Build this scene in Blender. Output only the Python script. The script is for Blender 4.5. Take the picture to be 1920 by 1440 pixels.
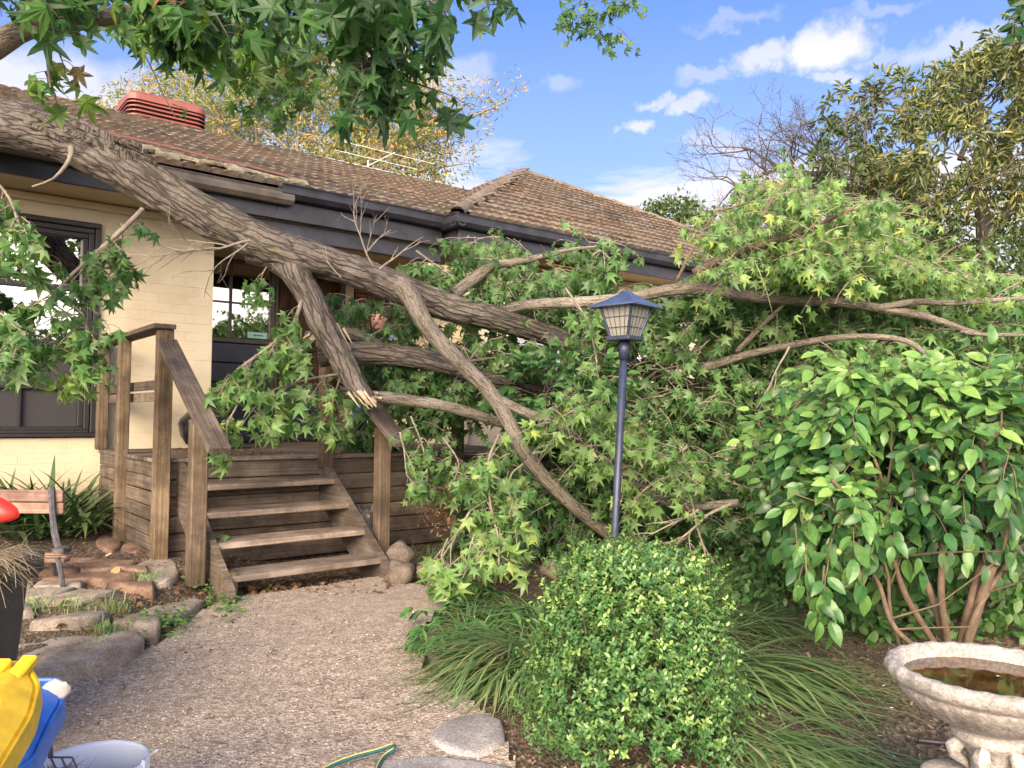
import bpy, bmesh, math, random
import numpy as np
from mathutils import Vector, Matrix, noise
random.seed(7); rng = np.random.default_rng(7)
SC = bpy.context.scene; C = bpy.context.collection
for o in list(bpy.data.objects): bpy.data.objects.remove(o)

# ---------------------------------------------------------------- camera, sky, sun, exposure
F = 1490.0; PIT = math.atan(63/F); ROLL = math.radians(.5)
CAM = Vector((0, 0, 1.5))
fw = Vector((0, math.cos(PIT), math.sin(PIT))); _r0 = Vector((1, 0, 0)); _u0 = _r0.cross(fw)
RT = _r0*math.cos(ROLL)+_u0*math.sin(ROLL); UP = -_r0*math.sin(ROLL)+_u0*math.cos(ROLL)
cd = bpy.data.cameras.new('camera'); cam = bpy.data.objects.new('camera', cd); C.objects.link(cam)
cd.sensor_width = 36; cd.lens = 36*F/1920; cd.clip_start = .05; cd.clip_end = 2000
cam.matrix_world = Matrix(((RT.x, UP.x, -fw.x, CAM.x), (RT.y, UP.y, -fw.y, CAM.y), (RT.z, UP.z, -fw.z, CAM.z), (0, 0, 0, 1)))
SC.camera = cam
SUN_EL = math.radians(26); SUN_AZ = math.radians(-12)      # azimuth measured from straight behind the camera, towards the left
sun_dir = Vector((math.sin(SUN_AZ)*math.cos(SUN_EL), -math.cos(SUN_AZ)*math.cos(SUN_EL), math.sin(SUN_EL)))
sl = bpy.data.lights.new('sun', 'SUN'); sl.energy = 1.5; sl.angle = math.radians(34); sl.color = (1, .80, .56)
so = bpy.data.objects.new('sun', sl); C.objects.link(so); so.rotation_euler = sun_dir.to_track_quat('Z', 'Y').to_euler()
SC.view_settings.view_transform = 'Standard'; SC.view_settings.look = 'None'; SC.view_settings.gamma = 1
SC.view_settings.use_curve_mapping = False; SC.view_settings.exposure = 2.5
SC.cycles.use_denoising = True; SC.cycles.max_bounces = 7; SC.cycles.diffuse_bounces = 4; SC.cycles.transparent_max_bounces = 6
SC.cycles.sample_clamp_indirect = 8

def px_dir(px, py): return fw + RT*((px-960)/F) + UP*((720-py)/F)
def at(px, py, d): return CAM + px_dir(px, py)*d

class NT:
    """tiny node helper"""
    def __init__(s, nt): s.nt = nt; s.N = nt.nodes; s.L = nt.links
    def n(s, t, **kw):
        x = s.N.new(t)
        for k, v in kw.items():
            if k == 'inp':
                for i, val in v.items():
                    if isinstance(val, bpy.types.NodeSocket): s.L.new(val, x.inputs[i])
                    else: x.inputs[i].default_value = val
            else: setattr(x, k, v)
        return x
    def ramp(s, fac, stops, interp='LINEAR'):
        r = s.n('ShaderNodeValToRGB'); cr = r.color_ramp; cr.interpolation = interp
        while len(cr.elements) < len(stops): cr.elements.new(.5)
        for e, (p, c) in zip(cr.elements, stops):
            e.position = p; e.color = (c, c, c, 1) if isinstance(c, (int, float)) else (*c, 1)
        s.L.new(fac, r.inputs[0]); return r.outputs[0]
    def math(s, op, a, b=None, c=None):
        return s.n('ShaderNodeMath', operation=op, inp={i: v for i, v in enumerate((a, b, c)) if v is not None}).outputs[0]
    def vmath(s, op, a, b=None, out=0):
        return s.n('ShaderNodeVectorMath', operation=op, inp={i: v for i, v in enumerate((a, b)) if v is not None}).outputs[out]
    def mix(s, f, a, b, blend='MIX'):
        return s.n('ShaderNodeMix', data_type='RGBA', blend_type=blend, inp={0: f, 6: a, 7: b}).outputs[2]
    def noise(s, vec, scale, detail=4, rough=.55, dist=0, out=0):
        return s.n('ShaderNodeTexNoise', inp={'Vector': vec, 'Scale': scale, 'Detail': detail, 'Roughness': rough, 'Distortion': dist}).outputs[out]
    def mapping(s, vec, scale=(1, 1, 1), loc=(0, 0, 0)):
        return s.n('ShaderNodeMapping', inp={'Vector': vec, 'Scale': scale, 'Location': loc}).outputs[0]

w = bpy.data.worlds.new('World'); SC.world = w; w.use_nodes = True
g = NT(w.node_tree); g.N.clear()
sky = g.n('ShaderNodeTexSky', sky_type='NISHITA', sun_disc=False, sun_elevation=SUN_EL, sun_rotation=math.pi - SUN_AZ, altitude=50, air_density=1.0, dust_density=.6, ozone_density=1.6)
gen = g.n('ShaderNodeTexCoord').outputs['Generated']
SKYK = (1.0, 1.0, 1.0, 1)
base = g.mix(1.0, sky.outputs[0], (.150, .225, .355, 1), 'MULTIPLY')
sep = g.n('ShaderNodeSeparateXYZ', inp={0: gen}); zc = sep.outputs[2]
# cloud layers: the direction is laid out on a flat ceiling so that clouds shrink and pack towards the horizon
zz = g.math('MAXIMUM', zc, .02)
den = g.math('ADD', zz, .12)
cx = g.math('DIVIDE', sep.outputs[0], den); cy = g.math('DIVIDE', sep.outputs[1], den)
cv = g.n('ShaderNodeCombineXYZ', inp={0: cx, 1: cy, 2: 0.0}).outputs[0]
n1 = g.noise(g.mapping(cv, (1.6, 2.6, 1), (3.1, 8.4, 0)), 1.0, 9, .62, .3)
low = g.ramp(zc, [(.16, 1.0), (.26, .74), (.31, .50), (.36, .15), (.44, 0), (1, 0)])
sunw = g.vmath('DOT_PRODUCT', gen, tuple(sun_dir), out=1)
bank = g.ramp(sunw, [(0.1, 0.0), (.75, .20)])      # the bank of cloud that veils the low sun
thr = g.math('SUBTRACT', g.math('SUBTRACT', .72, g.math('MULTIPLY', low, .56)), bank)
cl = g.math('MULTIPLY', g.math('SUBTRACT', n1, thr), 6.5)
cl = g.n('ShaderNodeClamp', inp={0: cl}).outputs[0]
dist_n = g.n('ShaderNodeTexNoise', inp={'Vector': gen, 'Scale': 22.0, 'Detail': 6.0, 'Roughness': .6}).outputs['Color']
dv = g.vmath('ADD', gen, g.vmath('MULTIPLY', g.vmath('SUBTRACT', dist_n, (.5, .5, .5)), (.10, .10, .06)))
tot = cl
for (px, py, rx, ry, st) in [(1548, 92, 62, 30, 1.0), (1435, 112, 50, 18, .75), (1370, 40, 60, 12, .3), (1640, 25, 60, 10, .3), (1795, 84, 80, 20, .55), (1290, 192, 45, 14, .7),
                             (1320, 145, 55, 12, .4), (1180, 232, 26, 14, .75), (1230, 188, 30, 9, .6), (1585, 140, 36, 10, .6), (1660, 105, 30, 11, .4), (1035, 160, 34, 14, .35), (760, 140, 130, 34, .6), (870, 130, 60, 20, .4), (90, 170, 160, 60, .8)]:
    c = px_dir(px, py).normalized()
    d = g.vmath('SUBTRACT', dv, tuple(c))
    d = g.vmath('DIVIDE', d, (rx/F, .2, ry/F))
    q = g.math('SUBTRACT', 1.25, g.vmath('LENGTH', d, out=1))
    q = g.n('ShaderNodeClamp', inp={0: g.math('MULTIPLY', q, 1.5*st), 2: st}).outputs[0]
    tot = g.math('MAXIMUM', tot, q)
shade = g.ramp(n1, [(.35, (1.0, .98, .97)), (.75, (.78, .80, .88))])
cc = g.mix(1.0, shade, (2.2*3.2, 2.2*3.15, 2.35*3.2, 1), 'MULTIPLY')
fwd = g.ramp(g.math('ADD', g.math('MULTIPLY', sunw, .5), .5), [(.40, (.085, .085, .085)), (.62, (.20, .19, .175)), (.8, (.42, .38, .32)), (1, (1.0, .86, .66))])
cc = g.mix(1.0, g.mix(1.0, cc, fwd, 'MULTIPLY'), (2.6, 2.6, 2.6, 1), 'MULTIPLY')
base = g.mix(g.ramp(zc, [(.12, .62), (.30, .34), (.50, .06), (1, 0)]), base, (1.05, 1.10, 1.25, 1))
skyc = g.mix(g.math('MULTIPLY', tot, .93), base, cc)
bg = g.n('ShaderNodeBackground', inp={0: skyc, 1: .13})
g.L.new(bg.outputs[0], g.n('ShaderNodeOutputWorld').inputs[0])

# ---------------------------------------------------------------- mesh and tagging helpers
def tagx(o, label=None, cat=None, group=None, kind=None):
    if label: o['label'] = label
    if cat: o['category'] = cat
    if group: o['group'] = group
    if kind: o['kind'] = kind
    return o
def thing(name, label, cat, loc, group=None, kind=None):
    o = bpy.data.objects.new(name, None); C.objects.link(o); o.location = loc; o.empty_display_size = .1
    return tagx(o, label, cat, group, kind)
def adopt(o, parent):
    if parent is not None:
        o.parent = parent
        if parent.parent is None: o.matrix_parent_inverse = Matrix.Translation(-Vector(parent.location))
    return o
class MB:
    def __init__(s): s.v = []; s.f = []; s.t = []; s.uv = []; s.smooth = False
    def add(s, vs, fs, tone=.5, uvs=None):
        b = len(s.v); s.v += [tuple(p) for p in vs]
        for i, f in enumerate(fs):
            s.f.append(tuple(b+k for k in f)); s.t.append(tone)
            s.uv += [(uvs[k] if uvs else (0, 0)) for k in f]
    def box(s, c, ax, ay, az, bev=0.0, tone=.5):
        """box around c with half-axis vectors; u of its uv runs along ax in metres; edges chamfered by bev"""
        c, ax, ay, az = map(Vector, (c, ax, ay, az)); L = (ax.length, ay.length, az.length); n = (ax/L[0], ay/L[1], az/L[2])
        if bev <= 0:
            vs = [c+i*ax+j*ay+k*az for i in (-1, 1) for j in (-1, 1) for k in (-1, 1)]
            fs = [(0, 1, 3, 2), (4, 6, 7, 5), (0, 4, 5, 1), (2, 3, 7, 6), (0, 2, 6, 4), (1, 5, 7, 3)]
            uv = [(i*L[0], (j*L[1]+k*L[2])) for i in (-1, 1) for j in (-1, 1) for k in (-1, 1)]
            s.add(vs, fs, tone, uv); return s
        bev = min(bev, min(L)*.45); vs = []; uv = []; idx = {}
        for i in (-1, 1):
            for j in (-1, 1):
                for k in (-1, 1):
                    for a in range(3):
                        q = [L[0], L[1], L[2]]
                        for b in range(3):
                            if b != a: q[b] -= bev
                        p = c+n[0]*i*q[0]+n[1]*j*q[1]+n[2]*k*q[2]
                        idx[(i, j, k, a)] = len(vs); vs.append(p); uv.append((i*q[0], j*q[1]+k*q[2]*1.1))
        fs = []
        def sg(a, sa, o1, o2):
            r = [0, 0, 0]; r[a] = sa; b, d = [x for x in range(3) if x != a]; r[b] = o1; r[d] = o2; return tuple(r)
        for a in range(3):
            for sa in (-1, 1):
                f = [idx[sg(a, sa, x, y)+(a,)] for x, y in ((-1, -1), (1, -1), (1, 1), (-1, 1))]
                if (sa > 0) != (a != 1): f.reverse()
                fs.append(tuple(f))
        for a in range(3):      # edges parallel to a
            b, d = [x for x in range(3) if x != a]
            for x in (-1, 1):
                for y in (-1, 1):
                    f = []
                    for e, w_ in ((-1, b), (1, b), (1, d), (-1, d)):
                        r = [0, 0, 0]; r[a] = e; r[b] = x; r[d] = y; f.append(idx[tuple(r)+(w_,)])
                    fs.append(tuple(f))
        for i in (-1, 1):
            for j in (-1, 1):
                for k in (-1, 1): fs.append(tuple(idx[(i, j, k, a)] for a in range(3)))
        s.add(vs, fs, tone, uv); return s
    def tube(s, pts, rad, n=8, tone=.5, cap=True, disp=None, uoff=0.0):
        pts = [Vector(p) for p in pts]; m = len(pts)
        if isinstance(rad, (int, float)): rad = [rad]*m
        T = [(pts[min(i+1, m-1)]-pts[max(i-1, 0)]).normalized() for i in range(m)]
        nrm = T[0].orthogonal().normalized(); vs = []; uv = []; L = 0
        for i in range(m):
            nrm = (nrm - T[i]*nrm.dot(T[i]));
            nrm = nrm.normalized() if nrm.length > 1e-6 else T[i].orthogonal().normalized()
            bn = T[i].cross(nrm)
            if i: L += (pts[i]-pts[i-1]).length
            for k in range(n+1):
                a = 2*math.pi*k/n; r = rad[i]; dr = nrm*math.cos(a)+bn*math.sin(a)
                if disp: r = r*(1+disp(pts[i]+dr*r, a if k < n else 0.0, L, r))
                vs.append(pts[i]+dr*r); uv.append((k/n*2*math.pi*max(rad[i], .001)+uoff, L))
        fs = [(i*(n+1)+k, i*(n+1)+k+1, (i+1)*(n+1)+k+1, (i+1)*(n+1)+k) for i in range(m-1) for k in range(n)]
        if cap:
            fs.append(tuple(range(n-1, -1, -1))); fs.append(tuple((m-1)*(n+1)+k for k in range(n)))
        s.add(vs, fs, tone, uv); return s
    def lathe(s, prof, c, n=32, tone=.5, wob=None):
        vs = []; uv = []
        for j, (r, z) in enumerate(prof):
            for k in range(n):
                a = 2*math.pi*k/n; rr = r if wob is None else r*(1+wob(a, j, z))
                vs.append((c[0]+rr*math.cos(a), c[1]+rr*math.sin(a), c[2]+z)); uv.append((a, z))
        m = len(prof)
        fs = [(i*n+k, i*n+(k+1) % n, (i+1)*n+(k+1) % n, (i+1)*n+k) for i in range(m-1) for k in range(n)]
        s.add(vs, fs, tone, uv); return s
    def build(s, name, mat, parent=None, smooth=None, kind=None, mods=None):
        me = bpy.data.meshes.new(name); me.from_pydata(s.v, [], s.f)
        at_ = me.attributes.new('tone', 'FLOAT', 'FACE'); at_.data.foreach_set('value', np.array(s.t, dtype=np.float32))
        ul = me.uv_layers.new(name='UVMap'); ul.data.foreach_set('uv', np.array(s.uv, dtype=np.float32).ravel())
        if smooth if smooth is not None else s.smooth: me.shade_smooth()
        me.materials.append(mat); me.update()
        o = bpy.data.objects.new(name, me); C.objects.link(o)
        if kind: o['kind'] = kind
        return adopt(o, parent)
def inst(name, me, M, parent):
    o = bpy.data.objects.new(name, me); C.objects.link(o); o.matrix_basis = M; return adopt(o, parent)
def nz(p, s=1.0): return noise.noise(Vector(p)*s)
def smooth_path(pts, step=.05):
    """Catmull-Rom through (point, radius) pairs"""
    P = [Vector(p[0]) for p in pts]; R = [p[1] for p in pts]; out = []; ro = []
    P = [P[0]*2-P[1]]+P+[P[-1]*2-P[-2]]; R = [R[0]]+R+[R[-1]]
    for i in range(1, len(P)-2):
        k = max(2, int((P[i+1]-P[i]).length/step))
        for j in range(k):
            t = j/k; a, b, c, d = P[i-1:i+3]
            out.append(.5*((2*b)+(c-a)*t+(2*a-5*b+4*c-d)*t*t+(3*b-a-3*c+d)*t**3)); ro.append(R[i]+(R[i+1]-R[i])*t)
    out.append(P[-2]); ro.append(R[-2]); return out, ro

# house frame: s along the front wall to the right, t away from the camera, z up
A = math.atan(1873/F); HU = Vector((math.sin(A), math.cos(A), 0)); HV = Vector((-math.cos(A), math.sin(A), 0)); HZ = Vector((0, 0, 1))
HO = Vector((-3.65748715, 7.07946691, 0))
def H(s, t, z): return HO+HU*s+HV*t+HZ*z
def hbox(mb, s0, s1, t0, t1, z0, z1, bev=0.0, tone=.5, along='s'):
    c = H((s0+s1)/2, (t0+t1)/2, (z0+z1)/2); a, b, d = HU*(s1-s0)/2, HV*(t1-t0)/2, HZ*(z1-z0)/2
    if along == 's': mb.box(c, a, b, d, bev, tone)
    elif along == 't': mb.box(c, b, a, d, bev, tone)
    else: mb.box(c, d, a, b, bev, tone)
    return mb

def sst(e0, e1, x):
    t = min(1, max(0, (x-e0)/(e1-e0))); return t*t*(3-2*t)
GZ = [(-40, -.6), (0, .0), (2, .12), (3, .2), (5, .33), (9, .42), (30, .6), (400, .6)]
def gz(x, y):
    z = np.interp(y, [a for a, b in GZ], [b for a, b in GZ])
    if y > 0 and y < 12:
        z += .14*sst(1.82, 2.2, -x)*sst(2.2, 3.4, y)
        z += .07*sst(.2, 1.0, x)*sst(1.0, 2.5, y)
    return float(z)
def on_ground(px, py, dz=0.0):
    d = px_dir(px, py); k = 2.0
    for _ in range(30):
        p = CAM+d*k; k += (p.z-(gz(p.x, p.y)+dz))/max(.12, -d.z)*.7; k = max(.5, min(k, 60))
    return CAM+d*k

# ---------------------------------------------------------------- materials
def mat(name):
    m = bpy.data.materials.new(name); m.use_nodes = True; g = NT(m.node_tree); b = g.N['Principled BSDF']; return m, g, b
def bump(g, b, h, dist=.01, strength=.6):
    g.L.new(g.n('ShaderNodeBump', inp={'Height': h, 'Distance': dist, 'Strength': strength}).outputs[0], b.inputs['Normal'])
def simple(name, col, rough=.6, metal=0, nscale=0, namt=.25, bmp=0, spec=None):
    m, g, b = mat(name); b.inputs['Roughness'].default_value = rough; b.inputs['Metallic'].default_value = metal
    if spec is not None: b.inputs['Specular IOR Level'].default_value = spec
    if nscale:
        pos = g.n('ShaderNodeNewGeometry').outputs['Position']; n = g.noise(pos, nscale, 6, .6)
        k = g.ramp(n, [(.3, 1-namt), (.7, 1+namt*.6)])
        g.L.new(g.mix(1.0, (*col, 1), k, 'MULTIPLY'), b.inputs['Base Color'])
        if bmp: bump(g, b, n, bmp)
    else: b.inputs['Base Color'].default_value = (*col, 1)
    return m
def leafmat(name, stops, under=(.16, .22, .10), trans=.32, rough=.42, sheen=.5, veins=True, spec=.5):
    m, g, b = mat(name); t = g.n('ShaderNodeAttribute', attribute_name='tone').outputs['Fac']
    col = g.ramp(t, stops); geo = g.n('ShaderNodeNewGeometry')
    n = g.noise(geo.outputs['Position'], 40, 3); col = g.mix(1.0, col, g.ramp(n, [(.3, .78), (.7, 1.15)]), 'MULTIPLY')
    ucol = g.mix(.5, col, (*under, 1)); fc = g.mix(geo.outputs['Backfacing'], col, ucol)
    g.L.new(fc, b.inputs['Base Color']); b.inputs['Roughness'].default_value = rough; b.inputs['Specular IOR Level'].default_value = spec
    tr = g.n('ShaderNodeBsdfTranslucent', inp={0: g.mix(1.0, col, (1.25, 1.5, .55, 1), 'MULTIPLY')})
    mx = g.n('ShaderNodeMixShader', inp={0: trans, 1: b.outputs[0], 2: tr.outputs[0]})
    g.L.new(mx.outputs[0], g.N['Material Output'].inputs[0]); return m
M = {}
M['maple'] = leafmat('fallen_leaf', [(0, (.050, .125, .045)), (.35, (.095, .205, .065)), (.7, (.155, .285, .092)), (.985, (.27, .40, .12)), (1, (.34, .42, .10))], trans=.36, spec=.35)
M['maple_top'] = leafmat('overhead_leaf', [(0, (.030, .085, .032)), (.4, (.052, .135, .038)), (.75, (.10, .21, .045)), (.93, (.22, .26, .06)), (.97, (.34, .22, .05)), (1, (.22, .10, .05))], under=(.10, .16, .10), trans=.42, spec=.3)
M['camellia'] = leafmat('camellia_leaf', [(0, (.018, .058, .022)), (.4, (.048, .138, .042)), (.75, (.12, .25, .065)), (1, (.23, .38, .10))], trans=.26, rough=.34, spec=.4)
M['box'] = leafmat('boxwood_leaf', [(0, (.030, .092, .034)), (.5, (.095, .22, .065)), (1, (.31, .46, .14))], trans=.25, rough=.35)
M['blade'] = leafmat('strap_leaf', [(0, (.040, .11, .045)), (.5, (.105, .225, .085)), (.85, (.21, .34, .12)), (.96, (.36, .38, .18)), (1, (.45, .36, .21))], trans=.2)
M['clivia'] = leafmat('broad_strap_leaf', [(0, (.014, .040, .014)), (1, (.060, .125, .040))], trans=.15, rough=.35)
M['gold'] = leafmat('golden_tree_leaf', [(0, (.17, .20, .06)), (.5, (.34, .34, .12)), (.62, (.52, .38, .12)), (1, (.62, .31, .10))], trans=.35)
M['loquat'] = leafmat('olive_tree_leaf', [(0, (.045, .080, .032)), (.5, (.125, .155, .055)), (1, (.32, .29, .09))], trans=.25)
M['far'] = leafmat('far_tree_leaf', [(0, (.035, .07, .022)), (1, (.10, .15, .04))], trans=.25)
M['dead'] = leafmat('dead_leaf', [(0, (.10, .045, .025)), (.5, (.26, .15, .08)), (1, (.50, .38, .24))], under=(.4, .3, .2), trans=.1, rough=.8)
M['straw'] = leafmat('straw', [(0, (.22, .16, .08)), (.6, (.46, .38, .22)), (1, (.62, .54, .36))], under=(.4, .3, .2), trans=.1, rough=.8)
M['needle'] = leafmat('brown_needles', [(0, (.10, .045, .025)), (1, (.28, .15, .09))], under=(.3, .2, .1), trans=.05, rough=.8)

def barkmat(name, c0, c1, c2, sc=1.0, crack=1.0):
    m, g, b = mat(name); uv = g.n('ShaderNodeTexCoord').outputs['UV']; pos = g.n('ShaderNodeNewGeometry').outputs['Position']
    d = g.vmath('ADD', uv, g.vmath('MULTIPLY', g.vmath('SUBTRACT', g.n('ShaderNodeTexNoise', inp={'Vector': pos, 'Scale': 9*sc, 'Detail': 5.0}).outputs['Color'], (.5, .5, .5)), (.05, .16, 0)))
    vo = g.n('ShaderNodeTexVoronoi', feature='DISTANCE_TO_EDGE', inp={'Vector': g.mapping(d, (24*sc, 3.4*sc, 1)), 'Scale': 1.0, 'Randomness': 1.0}).outputs['Distance']
    fine = g.noise(g.mapping(uv, (90*sc, 26*sc, 1)), 1, 6, .65); big = g.noise(pos, 3.2, 5, .6)
    ck = g.ramp(vo, [(0, 0.0), (.035*crack, .35), (.12*crack, 1.0)])
    col = g.ramp(g.math('ADD', g.math('MULTIPLY', fine, .6), g.math('MULTIPLY', big, .5)), [(.38, c0), (.55, c1), (.72, c2)])
    col = g.mix(1.0, col, g.ramp(ck, [(0, .34), (1, 1.0)]), 'MULTIPLY')
    mo = g.ramp(g.noise(pos, 7, 5, .7), [(.56, 0.0), (.68, .5)]); col = g.mix(mo, col, (.13, .135, .055, 1))
    g.L.new(col, b.inputs['Base Color']); b.inputs['Roughness'].default_value = .88; b.inputs['Specular IOR Level'].default_value = .25
    bump(g, b, g.math('ADD', g.math('MULTIPLY', ck, .8), g.math('MULTIPLY', fine, .35)), .013/sc, .8); return m
M['bark'] = barkmat('ridged_bark', (.068, .057, .050), (.138, .117, .102), (.25, .222, .20))
M['bark2'] = barkmat('smooth_grey_bark', (.105, .088, .07), (.20, .172, .142), (.34, .305, .26), 2.2, .6)
M['twig'] = simple('twig_bark', (.26, .22, .175), .85, nscale=25, namt=.45)
M['twigd'] = simple('dark_twig_bark', (.085, .070, .062), .85, nscale=25, namt=.45)
M['twigr'] = simple('tan_stem_bark', (.145, .100, .070), .85, nscale=20, namt=.4, bmp=.004)
M['splinter'] = simple('fresh_split_wood', (.50, .40, .28), .8, nscale=60, namt=.35, bmp=.006)

def woodmat(name, dark, mid, light, grain=1.0):
    m, g, b = mat(name); uv = g.n('ShaderNodeTexCoord').outputs['UV']; rnd = g.n('ShaderNodeObjectInfo').outputs['Random']
    off = g.n('ShaderNodeCombineXYZ', inp={0: g.math('MULTIPLY', rnd, 37.0), 1: g.math('MULTIPLY', rnd, 11.0), 2: rnd}).outputs[0]
    v = g.vmath('ADD', uv, off); gr = g.noise(g.mapping(v, (2.2, 85*grain, 1)), 1, 6, .6, .4); bl = g.noise(g.mapping(v, (1.2, 5, 1)), 1, 4)
    pos = g.n('ShaderNodeNewGeometry').outputs['Position']
    k = g.math('ADD', g.math('MULTIPLY', gr, .65), g.math('MULTIPLY', bl, .45))
    col = g.ramp(k, [(.36, dark), (.54, mid), (.74, light)])
    col = g.mix(1.0, col, g.ramp(rnd, [(0, (.80, .78, .80)), (.5, (1.0, .97, .93)), (1, (1.16, 1.10, 1.02))]), 'MULTIPLY')
    st = g.ramp(g.noise(pos, 5.5, 6, .7), [(.42, .62), (.6, 1.08)]); col = g.mix(1.0, col, st, 'MULTIPLY')
    g.L.new(col, b.inputs['Base Color']); b.inputs['Roughness'].default_value = .8; b.inputs['Specular IOR Level'].default_value = .3
    bump(g, b, gr, .003, .7); return m
M['deckwood'] = woodmat('weathered_brown_timber', (.062, .048, .040), (.125, .100, .082), (.235, .20, .168))
M['postwood'] = woodmat('weathered_post_timber', (.064, .048, .033), (.145, .108, .073), (.25, .20, .14))
M['treadwood'] = woodmat('worn_grey_timber', (.115, .092, .078), (.22, .178, .15), (.36, .305, .26))
M['benchwood'] = woodmat('faded_bench_slat', (.14, .085, .07), (.30, .19, .155), (.42, .31, .25))
M['doorwood'] = woodmat('dark_stained_door_timber', (.035, .018, .010), (.085, .043, .022), (.15, .08, .042), .5)

def wallmat():
    m, g, b = mat('cream_painted_brick'); pos = g.n('ShaderNodeNewGeometry').outputs['Position']
    n = g.noise(pos, 2.2, 7, .62); n2 = g.noise(g.mapping(pos, (3, 3, 16)), 2.0, 6, .7); n3 = g.noise(pos, 60, 5)
    col = g.ramp(n, [(.3, (.50, .425, .29)), (.6, (.60, .525, .375)), (.8, (.63, .56, .42))])
    col = g.mix(g.ramp(n2, [(.62, 0.0), (.74, .42)]), col, (.36, .30, .21, 1))
    g.L.new(col, b.inputs['Base Color']); b.inputs['Roughness'].default_value = .75; bump(g, b, g.math('ADD', n3, n2), .004, .5); return m
M['wall'] = wallmat()
M['cream'] = simple('cream_trim_paint', (.58, .47, .29), .6, nscale=4, namt=.15)
M['soffit'] = simple('soffit_board_paint', (.44, .36, .22), .7, nscale=3, namt=.2)
M['dsoffit'] = simple('shaded_soffit_paint', (.10, .085, .07), .7, nscale=3, namt=.2)  # soffit paint darkened to imitate porch shade; assigned to nothing
M['char'] = simple('charcoal_gutter_paint', (.032, .033, .042), .42, nscale=5, namt=.5)
M['brgut'] = simple('faded_brown_gutter_paint', (.115, .095, .082), .55, nscale=6, namt=.45)
M['frame'] = simple('black_window_frame_paint', (.020, .019, .022), .4, nscale=8, namt=.3)
M['bframe'] = simple('brown_window_frame_paint', (.075, .052, .042), .45, nscale=8, namt=.3)
M['redbatten'] = simple('red_brown_valley_metal', (.17, .062, .042), .6, nscale=14, namt=.4)
M['cooler'] = simple('terracotta_cooler_plastic', (.25, .080, .062), .5, nscale=3, namt=.2)
M['curtain'] = simple('white_curtain', (.62, .62, .62), .9)
M['darkroom'] = simple('dark_room', (.02, .018, .017), .9)
M['lampmetal'] = simple('blue_black_enamel', (.028, .038, .075), .45, nscale=16, namt=.4, bmp=.001)
M['iron'] = simple('black_iron', (.022, .022, .024), .55, nscale=14, namt=.3)
M['castiron'] = simple('worn_cast_iron', (.075, .075, .085), .6, nscale=30, namt=.6)
M['white'] = simple('white_paint', (.72, .71, .68), .6, nscale=10, namt=.12)
M['soil'] = simple('bare_soil', (.125, .075, .050), .95, nscale=18, namt=.4, bmp=.02)
def glass():
    m, g, b = mat('window_glass'); b.inputs['Base Color'].default_value = (.012, .012, .014, 1); b.inputs['Roughness'].default_value = .05
    gl = g.n('ShaderNodeBsdfGlossy', inp={0: (.80, .78, .76, 1), 1: .015})
    mx = g.n('ShaderNodeMixShader', inp={0: .42, 1: b.outputs[0], 2: gl.outputs[0]}); g.L.new(mx.outputs[0], g.N['Material Output'].inputs[0]); return m
M['glass'] = glass()
def tilemat():
    m, g, b = mat('aged_terracotta_tile'); pos = g.n('ShaderNodeNewGeometry').outputs['Position']; rnd = g.n('ShaderNodeObjectInfo').outputs['Random']
    t = g.n('ShaderNodeAttribute', attribute_name='tone').outputs['Fac']
    k = g.math('FRACT', g.math('ADD', g.math('MULTIPLY', rnd, 7.31), t))
    col = g.ramp(k, [(0, (.095, .078, .068)), (.3, (.135, .104, .086)), (.6, (.165, .122, .096)), (.85, (.17, .145, .122)), (1, (.12, .103, .094))])
    big = g.noise(pos, .55, 4); col = g.mix(g.ramp(big, [(.46, 0.0), (.62, .5)]), col, (.20, .130, .088, 1))
    lich = g.noise(pos, 9, 8, .72); col = g.mix(g.ramp(lich, [(.47, 0.0), (.60, .62)]), col, (.25, .225, .165, 1))
    dk = g.noise(pos, 16, 6, .7); col = g.mix(g.ramp(dk, [(.56, 0.0), (.70, .5)]), col, (.065, .058, .055, 1))
    g.L.new(col, b.inputs['Base Color']); b.inputs['Roughness'].default_value = .92; b.inputs['Specular IOR Level'].default_value = .2
    bump(g, b, g.math('ADD', dk, lich), .007, .6); return m
M['tile'] = tilemat()
def lichen():
    m, g, b = mat('lichen_crusted_tile'); pos = g.n('ShaderNodeNewGeometry').outputs['Position']
    n = g.noise(pos, 12, 8, .75); col = g.ramp(n, [(.35, (.09, .075, .06)), (.5, (.28, .24, .16)), (.66, (.42, .38, .28))])
    g.L.new(col, b.inputs['Base Color']); b.inputs['Roughness'].default_value = .95; bump(g, b, n, .025, .8); return m
M['lichen'] = lichen()
def stonemat(name, a, b_, c):
    m, g, b = mat(name); pos = g.n('ShaderNodeNewGeometry').outputs['Position']; rnd = g.n('ShaderNodeObjectInfo').outputs['Random']
    n = g.noise(pos, 7, 8, .68); s = g.noise(pos, 95, 4, .7); col = g.ramp(n, [(.32, a), (.52, b_), (.7, c)])
    col = g.mix(1.0, col, g.ramp(s, [(.35, .62), (.62, 1.22)]), 'MULTIPLY'); col = g.mix(1.0, col, g.ramp(rnd, [(0, .85), (1, 1.12)]), 'MULTIPLY')
    g.L.new(col, b.inputs['Base Color']); b.inputs['Roughness'].default_value = .9; bump(g, b, g.math('ADD', n, g.math('MULTIPLY', s, .4)), .012, .8); return m
M['stone'] = stonemat('granite_paving_stone', (.16, .125, .10), (.31, .26, .215), (.43, .375, .33))
M['rockm'] = stonemat('brown_grey_field_stone', (.075, .060, .046), (.15, .12, .095), (.23, .195, .16))
M['brownstone'] = stonemat('brown_rubble_stone', (.11, .065, .045), (.22, .14, .10), (.32, .23, .17))
M['greystone'] = stonemat('blue_grey_slab', (.20, .19, .19), (.33, .31, .31), (.46, .44, .44))
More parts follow.
